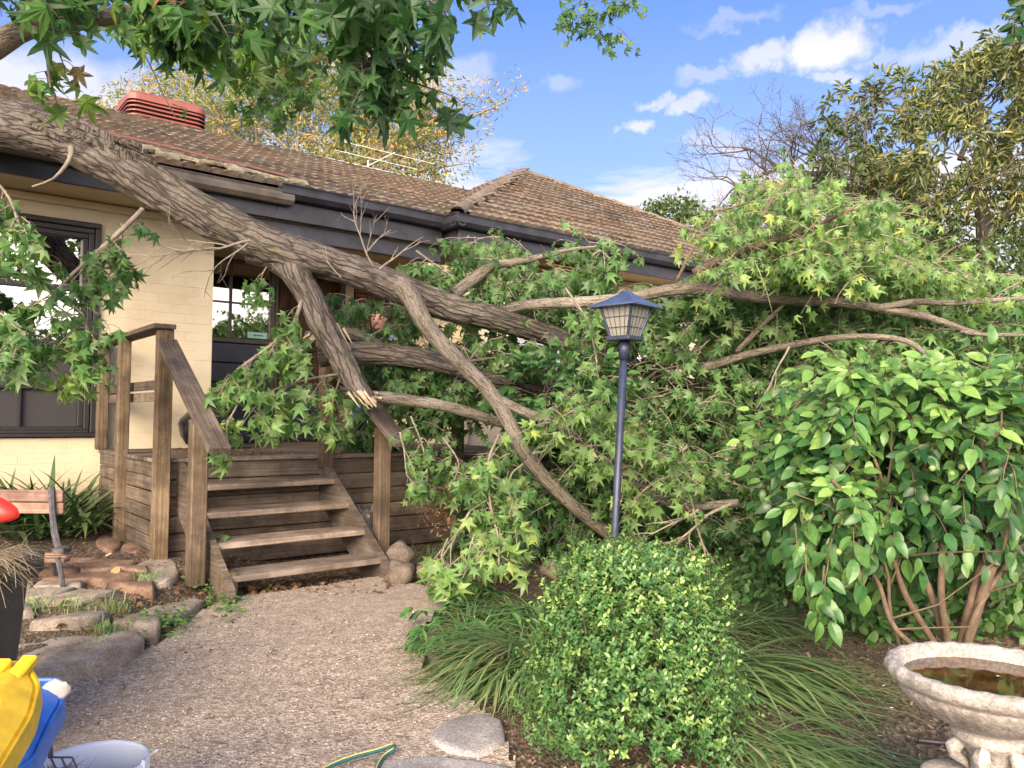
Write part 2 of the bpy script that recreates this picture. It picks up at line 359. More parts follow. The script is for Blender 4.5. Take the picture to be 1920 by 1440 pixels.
M['urn'] = stonemat('weathered_cast_stone', (.20, .175, .16), (.38, .35, .325), (.50, .47, .445))
def pathmat():
    m, g, b = mat('exposed_gravel_path'); pos = g.n('ShaderNodeNewGeometry').outputs['Position']
    vo = g.n('ShaderNodeTexVoronoi', inp={'Vector': pos, 'Scale': 95.0}); vc = g.n('ShaderNodeSeparateColor', inp={0: vo.outputs['Color']}).outputs[0]
    col = g.ramp(vc, [(0, (.19, .145, .11)), (.35, (.32, .252, .20)), (.7, (.42, .345, .28)), (1, (.58, .50, .42))])
    big = g.noise(pos, 1.3, 6, .6); fine = g.noise(pos, 14, 5, .7)
    col = g.mix(g.ramp(big, [(.40, 0.0), (.62, .55)]), col, (.30, .25, .215, 1))
    col = g.mix(1.0, col, g.ramp(fine, [(.35, .72), (.62, 1.1)]), 'MULTIPLY')
    g.L.new(col, b.inputs['Base Color']); b.inputs['Roughness'].default_value = .9
    bump(g, b, vo.outputs['Distance'], .01, .5); return m
M['path'] = pathmat()
def mulchmat():
    m, g, b = mat('bark_mulch_soil'); pos = g.n('ShaderNodeNewGeometry').outputs['Position']
    vo = g.n('ShaderNodeTexVoronoi', inp={'Vector': g.mapping(pos, (1, .45, 1)), 'Scale': 75.0}); vc = g.n('ShaderNodeSeparateColor', inp={0: vo.outputs['Color']}).outputs[0]
    col = g.ramp(vc, [(0, (.05, .032, .023)), (.5, (.13, .083, .058)), (.85, (.22, .15, .107)), (1, (.38, .29, .22))])
    big = g.noise(pos, 2.1, 6); col = g.mix(1.0, col, g.ramp(big, [(.3, .65), (.7, 1.2)]), 'MULTIPLY')
    far = g.ramp(g.noise(pos, .3, 3), [(.45, 0.0), (.6, .6)]); col = g.mix(far, col, (.085, .085, .045, 1))
    g.L.new(col, b.inputs['Base Color']); b.inputs['Roughness'].default_value = .95; bump(g, b, g.math('ADD', vo.outputs['Distance'], big), .02, .7); return m
M['mulch'] = mulchmat()
chipm = leafmat('bark_chip', [(0, (.045, .027, .019)), (.5, (.13, .083, .057)), (.85, (.25, .18, .13)), (1, (.52, .43, .33))], under=(.2, .15, .1), trans=0.0, rough=.9); M['chip'] = chipm
M['pebble'] = leafmat('loose_gravel', [(0, (.11, .08, .065)), (.4, (.30, .235, .19)), (.8, (.46, .39, .33)), (1, (.76, .70, .63))], under=(.3, .25, .2), trans=0.0, rough=.85)

# ---------------------------------------------------------------- ground and path
def grid_sheet(name, xs, ys, f, m, parent=None, keep=None, kind='structure'):
    V = []; FC = []; nx = len(xs)
    for y in ys:
        for x in xs: V.append((x, y, f(x, y)))
    for j in range(len(ys)-1):
        for i in range(nx-1):
            if keep is None or keep((xs[i]+xs[i+1])/2, (ys[j]+ys[j+1])/2): FC.append((j*nx+i, j*nx+i+1, (j+1)*nx+i+1, (j+1)*nx+i))
    mb = MB(); used = sorted({k for f_ in FC for k in f_}); mp = {k: i for i, k in enumerate(used)}
    mb.add([V[k] for k in used], [tuple(mp[k] for k in f_) for f_ in FC]); mb.smooth = True
    o = mb.build(name, m, parent); o['kind'] = kind; return o
def rough_g(x, y):
    near = 1 if (abs(x) < 9 and 0 < y < 12) else 0
    return gz(x, y)+near*(.018*nz((x*3, y*3, 0))+.008*nz((x*11, y*11, 4)))
xs = [-900, -300, -100, -40, -20, -12]+list(np.arange(-8, 8.01, .08))+[12, 20, 40, 100, 300, 900]
ys = [-300, -100, -40, -15, -5, -1]+list(np.arange(0, 12.01, .08))+[16, 24, 40, 100, 300, 1400]
ground = grid_sheet('ground', xs, ys, lambda x, y: rough_g(x, y)-.0, M['mulch'])
tagx(ground, 'brown bark mulch and soil of the garden beds')
PPX = [(-260, 1480), (-60, 1350), (120, 1292), (230, 1250), (300, 1215), (345, 1180), (420, 1128), (520, 1118), (640, 1100), (720, 1085), (800, 1108), (850, 1125), (815, 1160), (770, 1215), (800, 1262), (860, 1290), (905, 1330), (960, 1440), (1010, 1640), (-200, 1800)]
PPG = [on_ground(*p) for p in PPX]; PPG[-1] = Vector((-2.2, 1.0, 0)); PPG[-2] = Vector((.25, 1.0, 0))
def in_poly(x, y, P):
    c = False; j = len(P)-1
    for i in range(len(P)):
        a, b = P[i], P[j]
        if (a.y > y) != (b.y > y) and x < (b.x-a.x)*(y-a.y)/(b.y-a.y)+a.x: c = not c
        j = i
    return c
def on_path(x, y): return in_poly(x+.05*nz((x*5, y*5, 1)), y+.05*nz((x*5, y*5, 7)), PPG)
def path_z(x, y): return gz(x, y)+.030+.007*nz((x*2.5, y*2.5, 3))
path = grid_sheet('path', list(np.arange(-3.2, .8, .025)), list(np.arange(.9, 6.2, .025)), path_z, M['path'], keep=on_path)
tagx(path, 'pale brown gravel path leading to the timber steps')
# ---------------------------------------------------------------- the house
def glassmat2():
    m = M['glass']; g = NT(m.node_tree); g.N.clear(); out = g.n('ShaderNodeOutputMaterial')
    gl = g.n('ShaderNodeBsdfGlossy', inp={0: (.84, .80, .77, 1), 1: .012}); tr = g.n('ShaderNodeBsdfTransparent', inp={0: (.62, .64, .66, 1)})
    g.L.new(g.n('ShaderNodeMixShader', inp={0: .52, 1: tr.outputs[0], 2: gl.outputs[0]}).outputs[0], out.inputs[0])
glassmat2()
house = thing('brick_house', 'low cream painted brick house with brown tiled hip roof and timber entry deck', 'house', H(3, 3, .35))
wall = MB()
WB, WT = .30, 3.40
def wallpiece(s0, s1, z0, z1, t0=0.0, t1=.22): hbox(wall, s0, s1, t0, t1, z0, z1)
wallpiece(-6, -2.2, WB, WT); wallpiece(-2.2, -.045, WB, 1.29); wallpiece(-2.2, -.045, 3.20, WT); wallpiece(-.045, .955, WB, WT)
hbox(wall, .733, .953, .22, 1.2, WB, WT)             # return wall beside the porch
hbox(wall, .955, 3.67, 1.2, 1.42, 3.27, WT); hbox(wall, 2.93, 3.07, 1.19, 1.41, 1.1, 3.27); hbox(wall, 3.07, 3.67, 1.2, 1.42, 1.1, 2.2)
hbox(wall, .955, 3.67, 1.2, 1.42, .3, 1.15)
W_ = wall.build('wall', M['wall'], house)
wing = MB()
for s0, s1, z0, z1 in ((3.67, 4.40, WB, 3.40), (4.40, 5.75, WB, 1.9), (4.40, 5.75, 2.95, 3.40), (5.75, 6.35, WB, 3.4), (6.35, 6.95, WB, 1.25), (6.35, 6.95, 2.5, 3.4), (6.95, 8.0, WB, 3.4), (8.0, 9.3, WB, 1.9), (8.0, 9.3, 3.05, 3.4), (9.3, 12.1, WB, 3.4)):
    hbox(wing, s0, s1, -.33, -.11, z0, z1)
hbox(wing, 3.672, 3.892, -.11, 1.42, WB, 3.4); hbox(wing, 11.88, 12.1, -.11, 8, WB, 3.4); hbox(wing, -6, 12.1, 7.9, 8.1, WB, 3.4); hbox(wing, -6.2, -6, 0, 8.1, WB, 3.4)
WW = wing.build('wing_wall', M['wall'], house)
# bricks that can be told apart on the front wall: each proud of the painted joints by a few millimetres
bm_ = MB(); bm_.box((0, 0, 0), (.1175, 0, 0), (0, .0030, 0), (0, 0, .0412), .0025); brick_me = None
tmp = bm_.build('brick', M['wall'], W_); brick_me = tmp.data
RH = Matrix(((HU.x, HV.x, 0, 0), (HU.y, HV.y, 0, 0), (0, 0, 1, 0), (0, 0, 0, 1)))
bricks = []
for r in range(36):
    z = .42+r*.0865; off = .0 if r % 2 else .12
    for c in range(-6, 6):
        s = c*.24+off+.10
        if s-.115 < -1.30 or s+.115 > .99: continue
        if s > -.17 and s+.115 > .965: continue
        if -2.2 < s < .07 and 1.25 < z < 3.24: continue
        bricks.append((s, z))
first = True
for s, z in bricks:
    Mx = Matrix.Translation(H(s, .0005+random.uniform(-.0008, .0008), z)) @ RH @ Matrix.Rotation(random.uniform(-.004, .004), 4, 'Y')
    if first: tmp.matrix_basis = Mx; first = False
    else: inst('brick', brick_me, Mx, W_)
# left window: casing, sashes, panes and curtains
wf = MB()
S0, S1, Z0, Z1 = -2.15, -.045, 1.30, 3.19
for k, (ins, pr) in enumerate(((0, .045), (.05, .03), (.095, .012))):
    a, b, c, d = S0+ins, S1-ins, Z0+ins*.6, Z1-ins
    w1 = .046
    hbox(wf, a, b, -pr, .10+k*.03, d-w1, d, .006); hbox(wf, a, b, -pr, .10+k*.03, c, c+w1*.7, .006)
    hbox(wf, a, a+w1, -pr, .10+k*.03, c+w1*.7, d-w1, .006); hbox(wf, b-w1, b, -pr, .10+k*.03, c+w1*.7, d-w1, .006)
win = wf.build('window', M['frame'], house)
sb = MB()
a, b = S0+.141, S1-.141
hbox(sb, a, b, .02, .07, 2.575, 2.625, .005); hbox(sb, a, b, .0, .07, 2.075, 2.14, .005); hbox(sb, a, b, .02, .06, 1.71, 1.735, .003)
for s in (-.62, -1.2, -1.75): hbox(sb, s-.012, s+.012, .02, .06, 1.37, 2.075, .003)
hbox(sb, -1.42, -1.36, .0, .07, 1.36, 3.05, .004)
sb.build('sash_bar', M['frame'], win)
for z0, z1 in ((2.14, 2.575), (2.625, 3.05)):
    for s0, s1 in ((a, -1.42), (-1.36, b)):
        q = MB(); hbox(q, s0, s1, .045, .049, z0, z1); q.build('pane', M['glass'], win)
scr = simple('insect_screen_mesh', (.035, .033, .036), .7)
q = MB(); hbox(q, a, b, .064, .067, 1.36, 2.075); q.build('insect_screen', scr, win)
cu = MB()
def curtain(mb, s0, s1, t, z0, z1, n=40, amp=.02, scal=0):
    vs = []; 
    for i in range(n+1):
        s = s0+(s1-s0)*i/n; tt = t+amp*math.sin(i*1.35)+amp*.5*math.sin(i*2.9)
        zb = z0+(scal*abs(math.sin(i*math.pi/13)) if scal else 0)
        vs += [H(s, tt, zb), H(s, tt, z1)]
    mb.add(vs, [(2*i, 2*i+2, 2*i+3, 2*i+1) for i in range(n)])
curtain(cu, -2.0, -.95, .20, 2.55, 3.1, 50, .015, .06); curtain(cu, -2.0, -1.5, .24, 1.3, 2.9); curtain(cu, -.36, -.2, .24, 1.3, 3.0, 14)
cu.smooth = True; cu.build('curtain', M['curtain'], win)
rm = MB(); hbox(rm, -2.15, -.05, .34, .36, 1.2, 3.3); hbox(rm, -2.17, -2.15, .23, .36, 1.2, 3.3); hbox(rm, -.05, -.03, .23, .36, 1.2, 3.3)
hbox(rm, .96, 2.05, 1.62, 1.64, 1.15, 3.3); hbox(rm, 3.95, 9.5, .3, .32, 1.1, 3.3); rm.build('dark_interior', M['darkroom'], house)  # near-black sheets stand in for the unlit rooms behind the glass
# entry: side window, door
ew = MB()
hbox(ew, .957, 2.03, 1.14, 1.24, 3.235, 3.268, .004); hbox(ew, .957, 1.01, 1.14, 1.24, 1.19, 3.235, .004); hbox(ew, 1.985, 2.035, 1.14, 1.24, 1.19, 3.235, .004)
hbox(ew, 1.01, 1.985, 1.15, 1.22, 2.32, 2.37, .004); hbox(ew, 1.01, 1.985, 1.16, 1.20, 2.765, 2.785, .002); hbox(ew, 1.515, 1.54, 1.155, 1.20, 2.37, 3.235, .002)
EW = ew.build('entry_window', M['bframe'], house)
for s0, s1 in ((1.01, 1.515), (1.54, 1.985)):
    for z0, z1 in ((2.37, 2.765), (2.785, 3.235)):
        q = MB(); hbox(q, s0, s1, 1.178, 1.182, z0, z1); q.build('pane', M['glass'], EW)
for i in range(16):
    q = MB(); q.box(H(1.72, 1.30, 2.38+i*.028), HU*.25, HV*.011+HZ*.005, HZ*.001+HV*.0)
    if i == 0: vb = q.build('blind_slat', M['white'], EW)
    else: q.build('blind_slat', M['white'], EW)
q = MB(); hbox(q, 1.72, 1.95, 1.150, 1.154, 2.385, 2.455); st = q.build('sticker', simple('pale_teal_sticker', (.36, .62, .55), .5), EW)
q = MB(); hbox(q, 1.80, 1.90, 1.146, 1.149, 2.412, 2.426); q.add([H(1.78, 1.147, 2.419), H(1.81, 1.147, 2.437), H(1.81, 1.147, 2.401)], [(0, 1, 2)]); q.build('sticker_arrow', simple('dark_teal_print', (.03, .22, .19), .5), EW)
q = MB()
for k in range(5): hbox(q, 1.012, 1.983, 1.165+.004*(k % 2), 1.20, 1.20+k*.224, 1.20+k*.224+.216, .006)
q.build('panel_board', simple('navy_panel_paint', (.030, .034, .055), .5, nscale=6, namt=.3), EW)
dr = MB(); hbox(dr, 2.075, 2.86, 1.17, 1.215, 1.19, 3.22, .004, along='z'); D_ = dr.build('door', M['doorwood'], house)
q = MB()
hbox(q, 2.037, 2.072, 1.13, 1.24, 1.19, 3.26, .004); hbox(q, 2.864, 2.93, 1.13, 1.24, 1.19, 3.26, .004); hbox(q, 2.072, 2.864, 1.13, 1.24, 3.224, 3.26, .004)
q.build('door_frame', M['bframe'], D_)
arch = [H(2.25, 1.162, 2.2)]+[H(2.467-.217*math.cos(a), 1.162, 2.86+.217*math.sin(a)) for a in np.linspace(0, math.pi, 14)]+[H(2.684, 1.162, 2.2)]
q = MB(); q.tube(arch, .012, 6); q.build('door_moulding', M['doorwood'], D_)
for z in (2.2, 1.98, 1.45): q = MB(); q.tube([H(2.12, 1.162, z), H(2.82, 1.162, z)], .010, 6); q.build('door_moulding', M['doorwood'], D_)
for s in (2.10, 2.25, 2.40, 2.54, 2.69, 2.84): q = MB(); q.tube([H(s, 1.125, 1.2), H(s, 1.125, 3.2)], .007, 5); q.build('grille_bar', M['iron'], D_)
for z in (1.22, 1.55, 2.28, 2.74, 3.2): q = MB(); q.tube([H(2.10, 1.118, z), H(2.84, 1.118, z)], .008, 5); q.build('grille_rail', M['iron'], D_)
for sc_ in (2.33, 2.47, 2.61, 2.76):
    q = MB()
    for sgn in (-1, 1):
        q.tube([H(sc_+sgn*(.030-.026*math.exp(-k*.16)*math.cos(k*.5)), 1.123, 2.34+.03*math.exp(-k*.12)*math.sin(k*.5)+.001*k) for k in range(14)], .005, 4)
    q.build('scroll', M['iron'], D_)
q = MB(); hbox(q, 2.10, 2.84, 1.155, 1.168, 1.22, 1.86, .006); q.build('kick_panel', simple('navy_door_panel', (.028, .033, .060), .45, nscale=5, namt=.3), D_)
sh = MB(); hbox(sh, 3.085, 3.60, 1.16, 1.19, 3.12, 3.2, .004); SHT = sh.build('shutter', simple('red_brown_slat_paint', (.20, .075, .045), .55, nscale=6, namt=.3), house)
for i in range(16):
    q = MB(); q.box(H(3.34, 1.17, 2.24+i*.056), HU*.26, HV*.014+HZ*.010, HZ*.016-HV*.010, .002); q.build('shutter_slat', SHT.data.materials[0], SHT)
# wing windows
for (s0, s1, z0, z1, fm) in ((4.40, 5.75, 1.9, 2.95, 'frame'), (6.35, 6.95, 1.25, 2.5, 'white'), (8.0, 9.3, 1.9, 3.05, 'frame')):
    q = MB(); e = .06
    hbox(q, s0, s1, -.37, -.2, z1-e, z1, .004); hbox(q, s0, s1, -.37, -.2, z0, z0+e, .004); hbox(q, s0, s0+e, -.37, -.2, z0+e, z1-e, .004); hbox(q, s1-e, s1, -.37, -.2, z0+e, z1-e, .004)
    hbox(q, (s0+s1)/2-.025, (s0+s1)/2+.025, -.35, -.2, z0+e, z1-e, .004); W2 = q.build('wing_window', M[fm], house)
    for a_, b_ in ((s0+e, (s0+s1)/2-.025), ((s0+s1)/2+.025, s1-e)):
        q = MB(); hbox(q, a_, b_, -.29, -.286, z0+e, z1-e); q.build('pane', M['glass'], W2)
    q = MB(); curtain(q, s0+e, s1-e, -.15, z0, z1, 40, .015); q.build('curtain', M['curtain'], W2)
# eaves: fascia, soffit, gutters, porch beam and posts
q = MB(); hbox(q, -6, 1.34, -.600, -.565, 3.362, 3.655, .004); hbox(q, 1.34, 3.20, -.605, -.565, 3.362, 3.60, .004); hbox(q, 3.245, 12.6, -.875, -.845, 3.36, 3.53, .004); hbox(q, 3.245, 3.275, -.845, -.2, 3.36, 3.53, .004)
q.build('fascia', M['char'], house)
q = MB(); hbox(q, -6, .975, -.565, 0, 3.380, 3.398); hbox(q, 3.275, 12.55, -.845, -.33, 3.375, 3.392)
q.build('soffit', M['soffit'], house)
q = MB()
for k in range(9): hbox(q, .977, 3.67, -.563+k*.196, -.563+k*.196+.190, 3.385, 3.398, .002)
q.build('porch_soffit', M['soffit'], house)
q = MB(); hbox(q, .98, 3.24, -.52, -.44, 3.20, 3.36, .004); q.build('porch_beam', M['char'], house)
q = MB(); hbox(q, 3.10, 3.665, -.50, -.41, 3.075, 3.18, .006); q.build('bracket_beam', M['cream'], house)
q = MB(); hbox(q, 3.60, 3.70, -.44, -.335, 1.19, 3.36, .006, along='z'); q.build('porch_post', M['cream'], house)
q = MB(); hbox(q, -6, .95, -.07, -.002, 3.31, 3.372, .006); hbox(q, 3.9, 12, -.38, -.332, 3.30, 3.37, .006); q.build('wall_cornice', M['cream'], house)
q = MB(); q.box(H(4.9, -.62, 3.35), HU*.35, HV*.17+HZ*.03, HZ*.006, .001); q.box(H(4.45, -.80, 3.33), HU*.16, HV*.06, HZ*.004+HV*.02); q.build('broken_soffit_board', simple('split_orange_timber', (.42, .17, .09), .8, nscale=20, namt=.4), house)
GP = [(.0, .0), (0, -.115), (.035, -.135), (.085, -.125), (.118, -.085), (.122, -.045), (.112, -.018), (.122, .0), (.112, .006), (.10, -.014), (.10, -.10), (.03, -.12), (.012, -.11), (.010, 0)]
def gutter(name, s0, z0, s1, z1, t, m, tdir=-1, along='s', tilt=0.0):
    q = MB(); n = 10; vs = []
    for k in range(n+1):
        f = k/n; s = s0+(s1-s0)*f; z = z0+(z1-z0)*f+.006*nz((s*2, t, 0))
        for (dt, dz) in GP:
            vs.append(H(s, t+tdir*dt, z+dz+dt*tilt) if along == 's' else H(t+tdir*dt, s, z+dz))
    m_ = len(GP); fs = [(k*m_+i, k*m_+(i+1) % m_, (k+1)*m_+(i+1) % m_, (k+1)*m_+i) for k in range(n) for i in range(m_)]
    fs += [tuple(range(m_)), tuple(n*m_+i for i in range(m_))]
    q.add(vs, fs); return q.build(name, m, house)
gutter('gutter', -6, 3.69, 1.46, 3.622, -.603, M['brgut'], tilt=-.12)
gutter('gutter', 1.34, 3.672, 3.16, 3.672, -.607, M['char'])
gutter('gutter', 3.12, 3.645, 12.6, 3.645, -.877, M['char'])
gutter('gutter', -.999, 3.646, -.30, 3.646, 3.243, M['char'], along='t')
# roofs
PM, PW = .45, .54
def main_p(s, y):      # y metres up the slope
    c = 1/math.sqrt(1+PM*PM); return H(s, -.64+y*c, 3.652+y*c*PM)
def front_p(s, y):
    c = 1/math.sqrt(1+PW*PW); return H(s, -.93+y*c, 3.645+y*c*PW)
def left_p(t, y):
    c = 1/math.sqrt(1+PW*PW); return H(3.19+y*c, t, 3.645+y*c*PW)
q = MB()
q.add([H(-6, -.6, 3.63), H(6.2, -.6, 3.63), H(6.2, 2.6, 5.07), H(-6, 2.6, 5.07)], [(0, 1, 2, 3)])
q.add([H(-6, 2.6, 5.07), H(7.2, 2.6, 5.07), H(7.2, 8.3, 2.6+.5), H(-6, 8.3, 3.1)], [(0, 1, 2, 3)])
q.add([H(3.22, -.9, 3.62), H(12.6, -.9, 3.62), H(7.82, 3.67, 6.09)], [(0, 1, 2)])
q.add([H(3.22, -.9, 3.62), H(7.82, 3.67, 6.09), H(3.22, 8.3, 3.62)], [(0, 1, 2)]); q.add([H(12.6, -.9, 3.62), H(12.6, 8.3, 3.62), H(7.82, 3.67, 6.09)], [(0, 1, 2)]); q.add([H(3.22, 8.3, 3.62), H(12.6, 8.3, 3.62), H(7.82, 3.67, 6.09)], [(0, 1, 2)])
roof = q.build('roof', M['char'], house)
TW, TL, TE = .245, .37, .295
def tile_mesh(jit, tone):
    q = MB(); n = 8; vs = []
    for y, lift in ((0, .048), (TL, .004)):
        for k in range(n+1):
            x = k/n; h = .018*abs(math.sin(math.pi*2*x))**.7+jit*nz((x*5, y*4, tone*9))*.012
            vs.append(((x-.5)*TW, y, lift+h))
    for k in range(n+1): vs.append(((k/n-.5)*TW, .012, .008))
    fs = [(k, k+1, n+2+k, n+1+k) for k in range(n)]+[(k+1, k, 2*n+2+k, 2*n+3+k) for k in range(n)]
    q.add(vs, fs, tone); return q
tiles = []
def lay(pf, s0, s1, ylen, ok, na, nb, nn):
    r = 0
    while r*TE < ylen:
        s = s0+(TW/2 if r % 2 else 0)
        while s < s1:
            c = pf(s, r*TE+TE/2)
            if ok(s, r*TE+TE/2):
                p = pf(s, r*TE); B = Matrix(((na.x, nb.x, nn.x, p.x), (na.y, nb.y, nn.y, p.y), (na.z, nb.z, nn.z, p.z), (0, 0, 0, 1)))
                B = B @ Matrix.Rotation(random.gauss(0, .018), 4, 'Z') @ Matrix.Rotation(random.gauss(0, .018), 4, 'X') @ Matrix.Translation((0, random.gauss(0, .006), random.uniform(0, .006)))
                tiles.append(((c-CAM).length, B))
            s += TW
        r += 1
cm = 1/math.sqrt(1+PM*PM); cw = 1/math.sqrt(1+PW*PW)
def ok_main(s, y):
    t = -.64+y*cm; return (s < 3.05 or 3.652+y*cm*PM > 3.66+PW*(s-3.22))
nb = (HV+HZ*PM).normalized(); lay(main_p, -2.6, 6.2, 3.55, ok_main, HU, nb, HU.cross(nb))
nb = (HV+HZ*PW).normalized(); lay(front_p, 3.2, 12.6, 5.25, lambda s, y: s > 3.17+y*cw and s < 12.6-y*cw*1.039, HU, nb, HU.cross(nb))
nb = (HU+HZ*PW).normalized(); lay(left_p, -.9, 6.0, 5.2, lambda t, y: t+.96 > y*cw and 8.3-t > y*cw and (3.645+y*cw*PW > 3.652+PM*(t+.64) or t > 2.6), -HV, nb, (-HV).cross(nb))
tiles.sort(key=lambda a: a[0])
tm = []
for k in range(6):
    o = tile_mesh(1.0, random.random()).build('roof_tile', M['tile'], roof); o.matrix_basis = tiles[k][1]; tm.append(o.data)
for k in range(6, 300): inst('roof_tile', random.choice(tm), tiles[k][1], roof)
q = MB()
src = [tile_mesh(1, random.random()) for _ in range(6)]
for d, B in tiles[300:]:
    s_ = random.choice(src); q.add([B @ Vector(v) for v in s_.v], s_.f, random.random())
q.build('roof_tile_field', M['tile'], roof, kind='stuff')
# crushed tiles and valley metal beside the fallen limb
for k in range(22):
    s = -.55+k*.10+random.uniform(-.03, .03); y = .02+.62*max(0, (1.45-s)/2.2)*random.random()
    q = MB(); q.box((0, 0, 0), (random.uniform(.06, .13), 0, 0), (0, random.uniform(.05, .10), 0), (0, 0, .018), .006)
    for i, v in enumerate(q.v): q.v[i] = tuple(Vector(v)*(1+.25*nz((v[0]*20+k, v[1]*20, v[2]*9))))
    o = q.build('broken_tile', M['lichen'], roof); p = main_p(s, y+.08)+HZ*.075
    o.matrix_basis = Matrix.Translation(p) @ RH @ Matrix.Rotation(math.atan(PM)+random.gauss(0, .08), 4, 'X') @ Matrix.Rotation(random.gauss(0, .3), 4, 'Z')
q = MB()
pp = [main_p(-.35+k*.2, .66-.066*k)+HZ*(.125+.006*math.sin(k*2)) for k in range(10)]
for a_, b_ in zip(pp, pp[1:]): q.box((a_+b_)/2, (b_-a_)*.5, (HV+HZ*PM).normalized()*.042, HZ*.008)
q.build('valley_flashing', M['redbatten'], roof)
# ridge and hip caps
def caps(p0, p1, n, r=.085):
    d = (p1-p0)/n; x = d.normalized(); side = x.cross(HZ).normalized(); up = side.cross(x)
    for k in range(n):
        q = MB(); vs = []; m_ = 8
        a0, a1 = p0+d*(k-.06), p0+d*(k+1)
        for (p, rr, lift) in ((a0, r*.93, 0), (a1, r*1.06, .012)):
            for j in range(m_+1):
                an = math.pi*j/m_; vs.append(p+side*math.cos(an)*rr+up*(math.sin(an)*rr*.8+lift-.02))
        fs = [(j, j+1, m_+2+j, m_+1+j) for j in range(m_)]; vs2 = [v-up*.014 for v in vs]
        q.add(vs+vs2, fs+[(2*(m_+1)+a_, 2*(m_+1)+b_, 2*(m_+1)+c_, 2*(m_+1)+d_) for d_, c_, b_, a_ in fs]+[(m_+1+j, m_+2+j, 3*(m_+1)+j+1, 3*(m_+1)+j) for j in range(m_)], random.random())
        q.build('ridge_cap', M['lichen'] if (p0-p1).z == 0 and False else M['tile'], roof)
caps(H(-2.6, 2.6, 5.035), H(5.88, 2.6, 5.035), 21, .085)
ap = H(7.82, 3.67, 6.15)
caps(H(3.16, -.96, 3.68), ap, 18); caps(H(12.6, -.93, 3.68), ap, 20)
# ---------------------------------------------------------------- cooler and antenna on the roof
cool = thing('evaporative_cooler', 'terracotta red ribbed evaporative cooler standing behind the roof ridge', 'cooler', H(1.2, 3.2, 4.7))
def rrect(s0, s1, t0, t1, r, z, n=5):
    P = []
    for (cs, ct, a0) in ((s1-r, t1-r, 0), (s0+r, t1-r, 90), (s0+r, t0+r, 180), (s1-r, t0+r, 270)):
        for k in range(n+1):
            a = math.radians(a0+90*k/n); P.append(H(cs+r*math.cos(a), ct+r*math.sin(a), z))
    return P
def stackrings(rings, cap=True):
    q = MB(); n = len(rings[0]); vs = [p for r in rings for p in r]
    fs = [(i*n+k, i*n+(k+1) % n, (i+1)*n+(k+1) % n, (i+1)*n+k) for i in range(len(rings)-1) for k in range(n)]
    if cap: fs += [tuple(range(n-1, -1, -1)), tuple((len(rings)-1)*n+k for k in range(n))]
    q.add(vs, fs); return q
C0 = (.74, 1.70, 2.72, 3.62)
q = stackrings([rrect(C0[0]+.05, C0[1]-.05, C0[2]+.05, C0[3]-.05, .1, 4.5), rrect(C0[0]+.05, C0[1]-.05, C0[2]+.05, C0[3]-.05, .1, 5.40)]); q.build('core', simple('dark_cooler_core', (.10, .03, .025), .7), cool)
q = stackrings([rrect(C0[0]-.0, C0[1]+.0, C0[2], C0[3], .12, 5.43), rrect(C0[0], C0[1], C0[2], C0[3], .12, 5.50), rrect(C0[0]+.05, C0[1]-.05, C0[2]+.05, C0[3]-.05, .10, 5.545), rrect(C0[0]+.2, C0[1]-.2, C0[2]+.2, C0[3]-.2, .05, 5.56)]); q.smooth = False; q.build('lid', M['cooler'], cool)
for k in range(13):
    z = 4.74+k*.054
    q = stackrings([rrect(C0[0]+.03, C0[1]-.03, C0[2]+.03, C0[3]-.03, .11, z+.034), rrect(C0[0]+.0, C0[1]-.0, C0[2]+.0, C0[3]-.0, .12, z+.012), rrect(C0[0], C0[1], C0[2], C0[3], .12, z)], False); q.build('louvre', M['cooler'], cool)
an = thing('television_antenna', 'thin white rooftop antenna rods behind the ridge in front of the golden tree', 'antenna', H(4.2, 3.0, 4.9))
q = MB(); q.tube([H(4.2, 3.0, 4.6), H(4.2, 3.0, 5.42)], .012, 6); q.build('mast', M['white'], an)
q = MB(); q.tube([H(4.2, 2.2, 5.34), H(4.2, 4.2, 5.34)], .008, 5); q.build('boom', M['white'], an)
for k in range(5):
    q = MB(); L_ = .75-.06*k; q.tube([H(4.2-L_, 2.3+k*.4, 5.355), H(4.2+L_, 2.3+k*.4, 5.355)], .0045, 4); q.build('rod', M['white'], an)

# ---------------------------------------------------------------- entry deck and steps
DZ = 1.189
deck = thing('entry_deck', 'weathered brown timber deck with open steps, handrails and slatted side', 'deck', H(1.2, -.9, .33))
def brd(name, s0, s1, t0, t1, z0, z1, m='deckwood', along='s', bev=.004, jit=0.0, lab=None):
    q = MB(); hbox(q, s0, s1, t0, t1, z0, z1, bev, along=along); o = q.build(name, M[m], deck)
    if jit:
        ce = H((s0+s1)/2, (t0+t1)/2, (z0+z1)/2)
        o.matrix_basis = Matrix.Translation(ce) @ Matrix.Rotation(random.gauss(0, jit), 4, HZ) @ Matrix.Rotation(random.gauss(0, jit), 4, HU) @ Matrix.Translation(-ce)
    if lab: o['label'] = lab
    return o
t = -1.86; k = 0
while t < 1.14:
    s0 = -.02 if t < -.1 else .98
    brd('deck_board', s0, 3.64 if t < -.5 else 3.58, t, t+.089, DZ-.03, DZ+random.uniform(-.0015, .0015), 'treadwood' if t < -1.7 else 'deckwood'); t += .094
for k in range(6): brd('front_board', .02, 3.6, -1.835+.002*(k % 2), -1.812, DZ-.033-.128*(k+1)+.006, DZ-.035-.128*k, jit=.002)
for k in range(7): brd('side_board', .0+.002*(k % 2), .022, -1.81, -.01, DZ-.033-.106*(k+1)+.006, DZ-.035-.106*k, along='t', jit=.002)
def post(s, t, z0, z1, w_=.09, n='post'): return brd(n, s-w_/2, s+w_/2, t-w_/2, t+w_/2, z0, z1, 'postwood', 'z', .006)
post(-.005, -.075, DZ, 2.10); post(-.03, -.95, .44, 2.10, .085); post(.02, -1.90, .47, 2.10, .10)
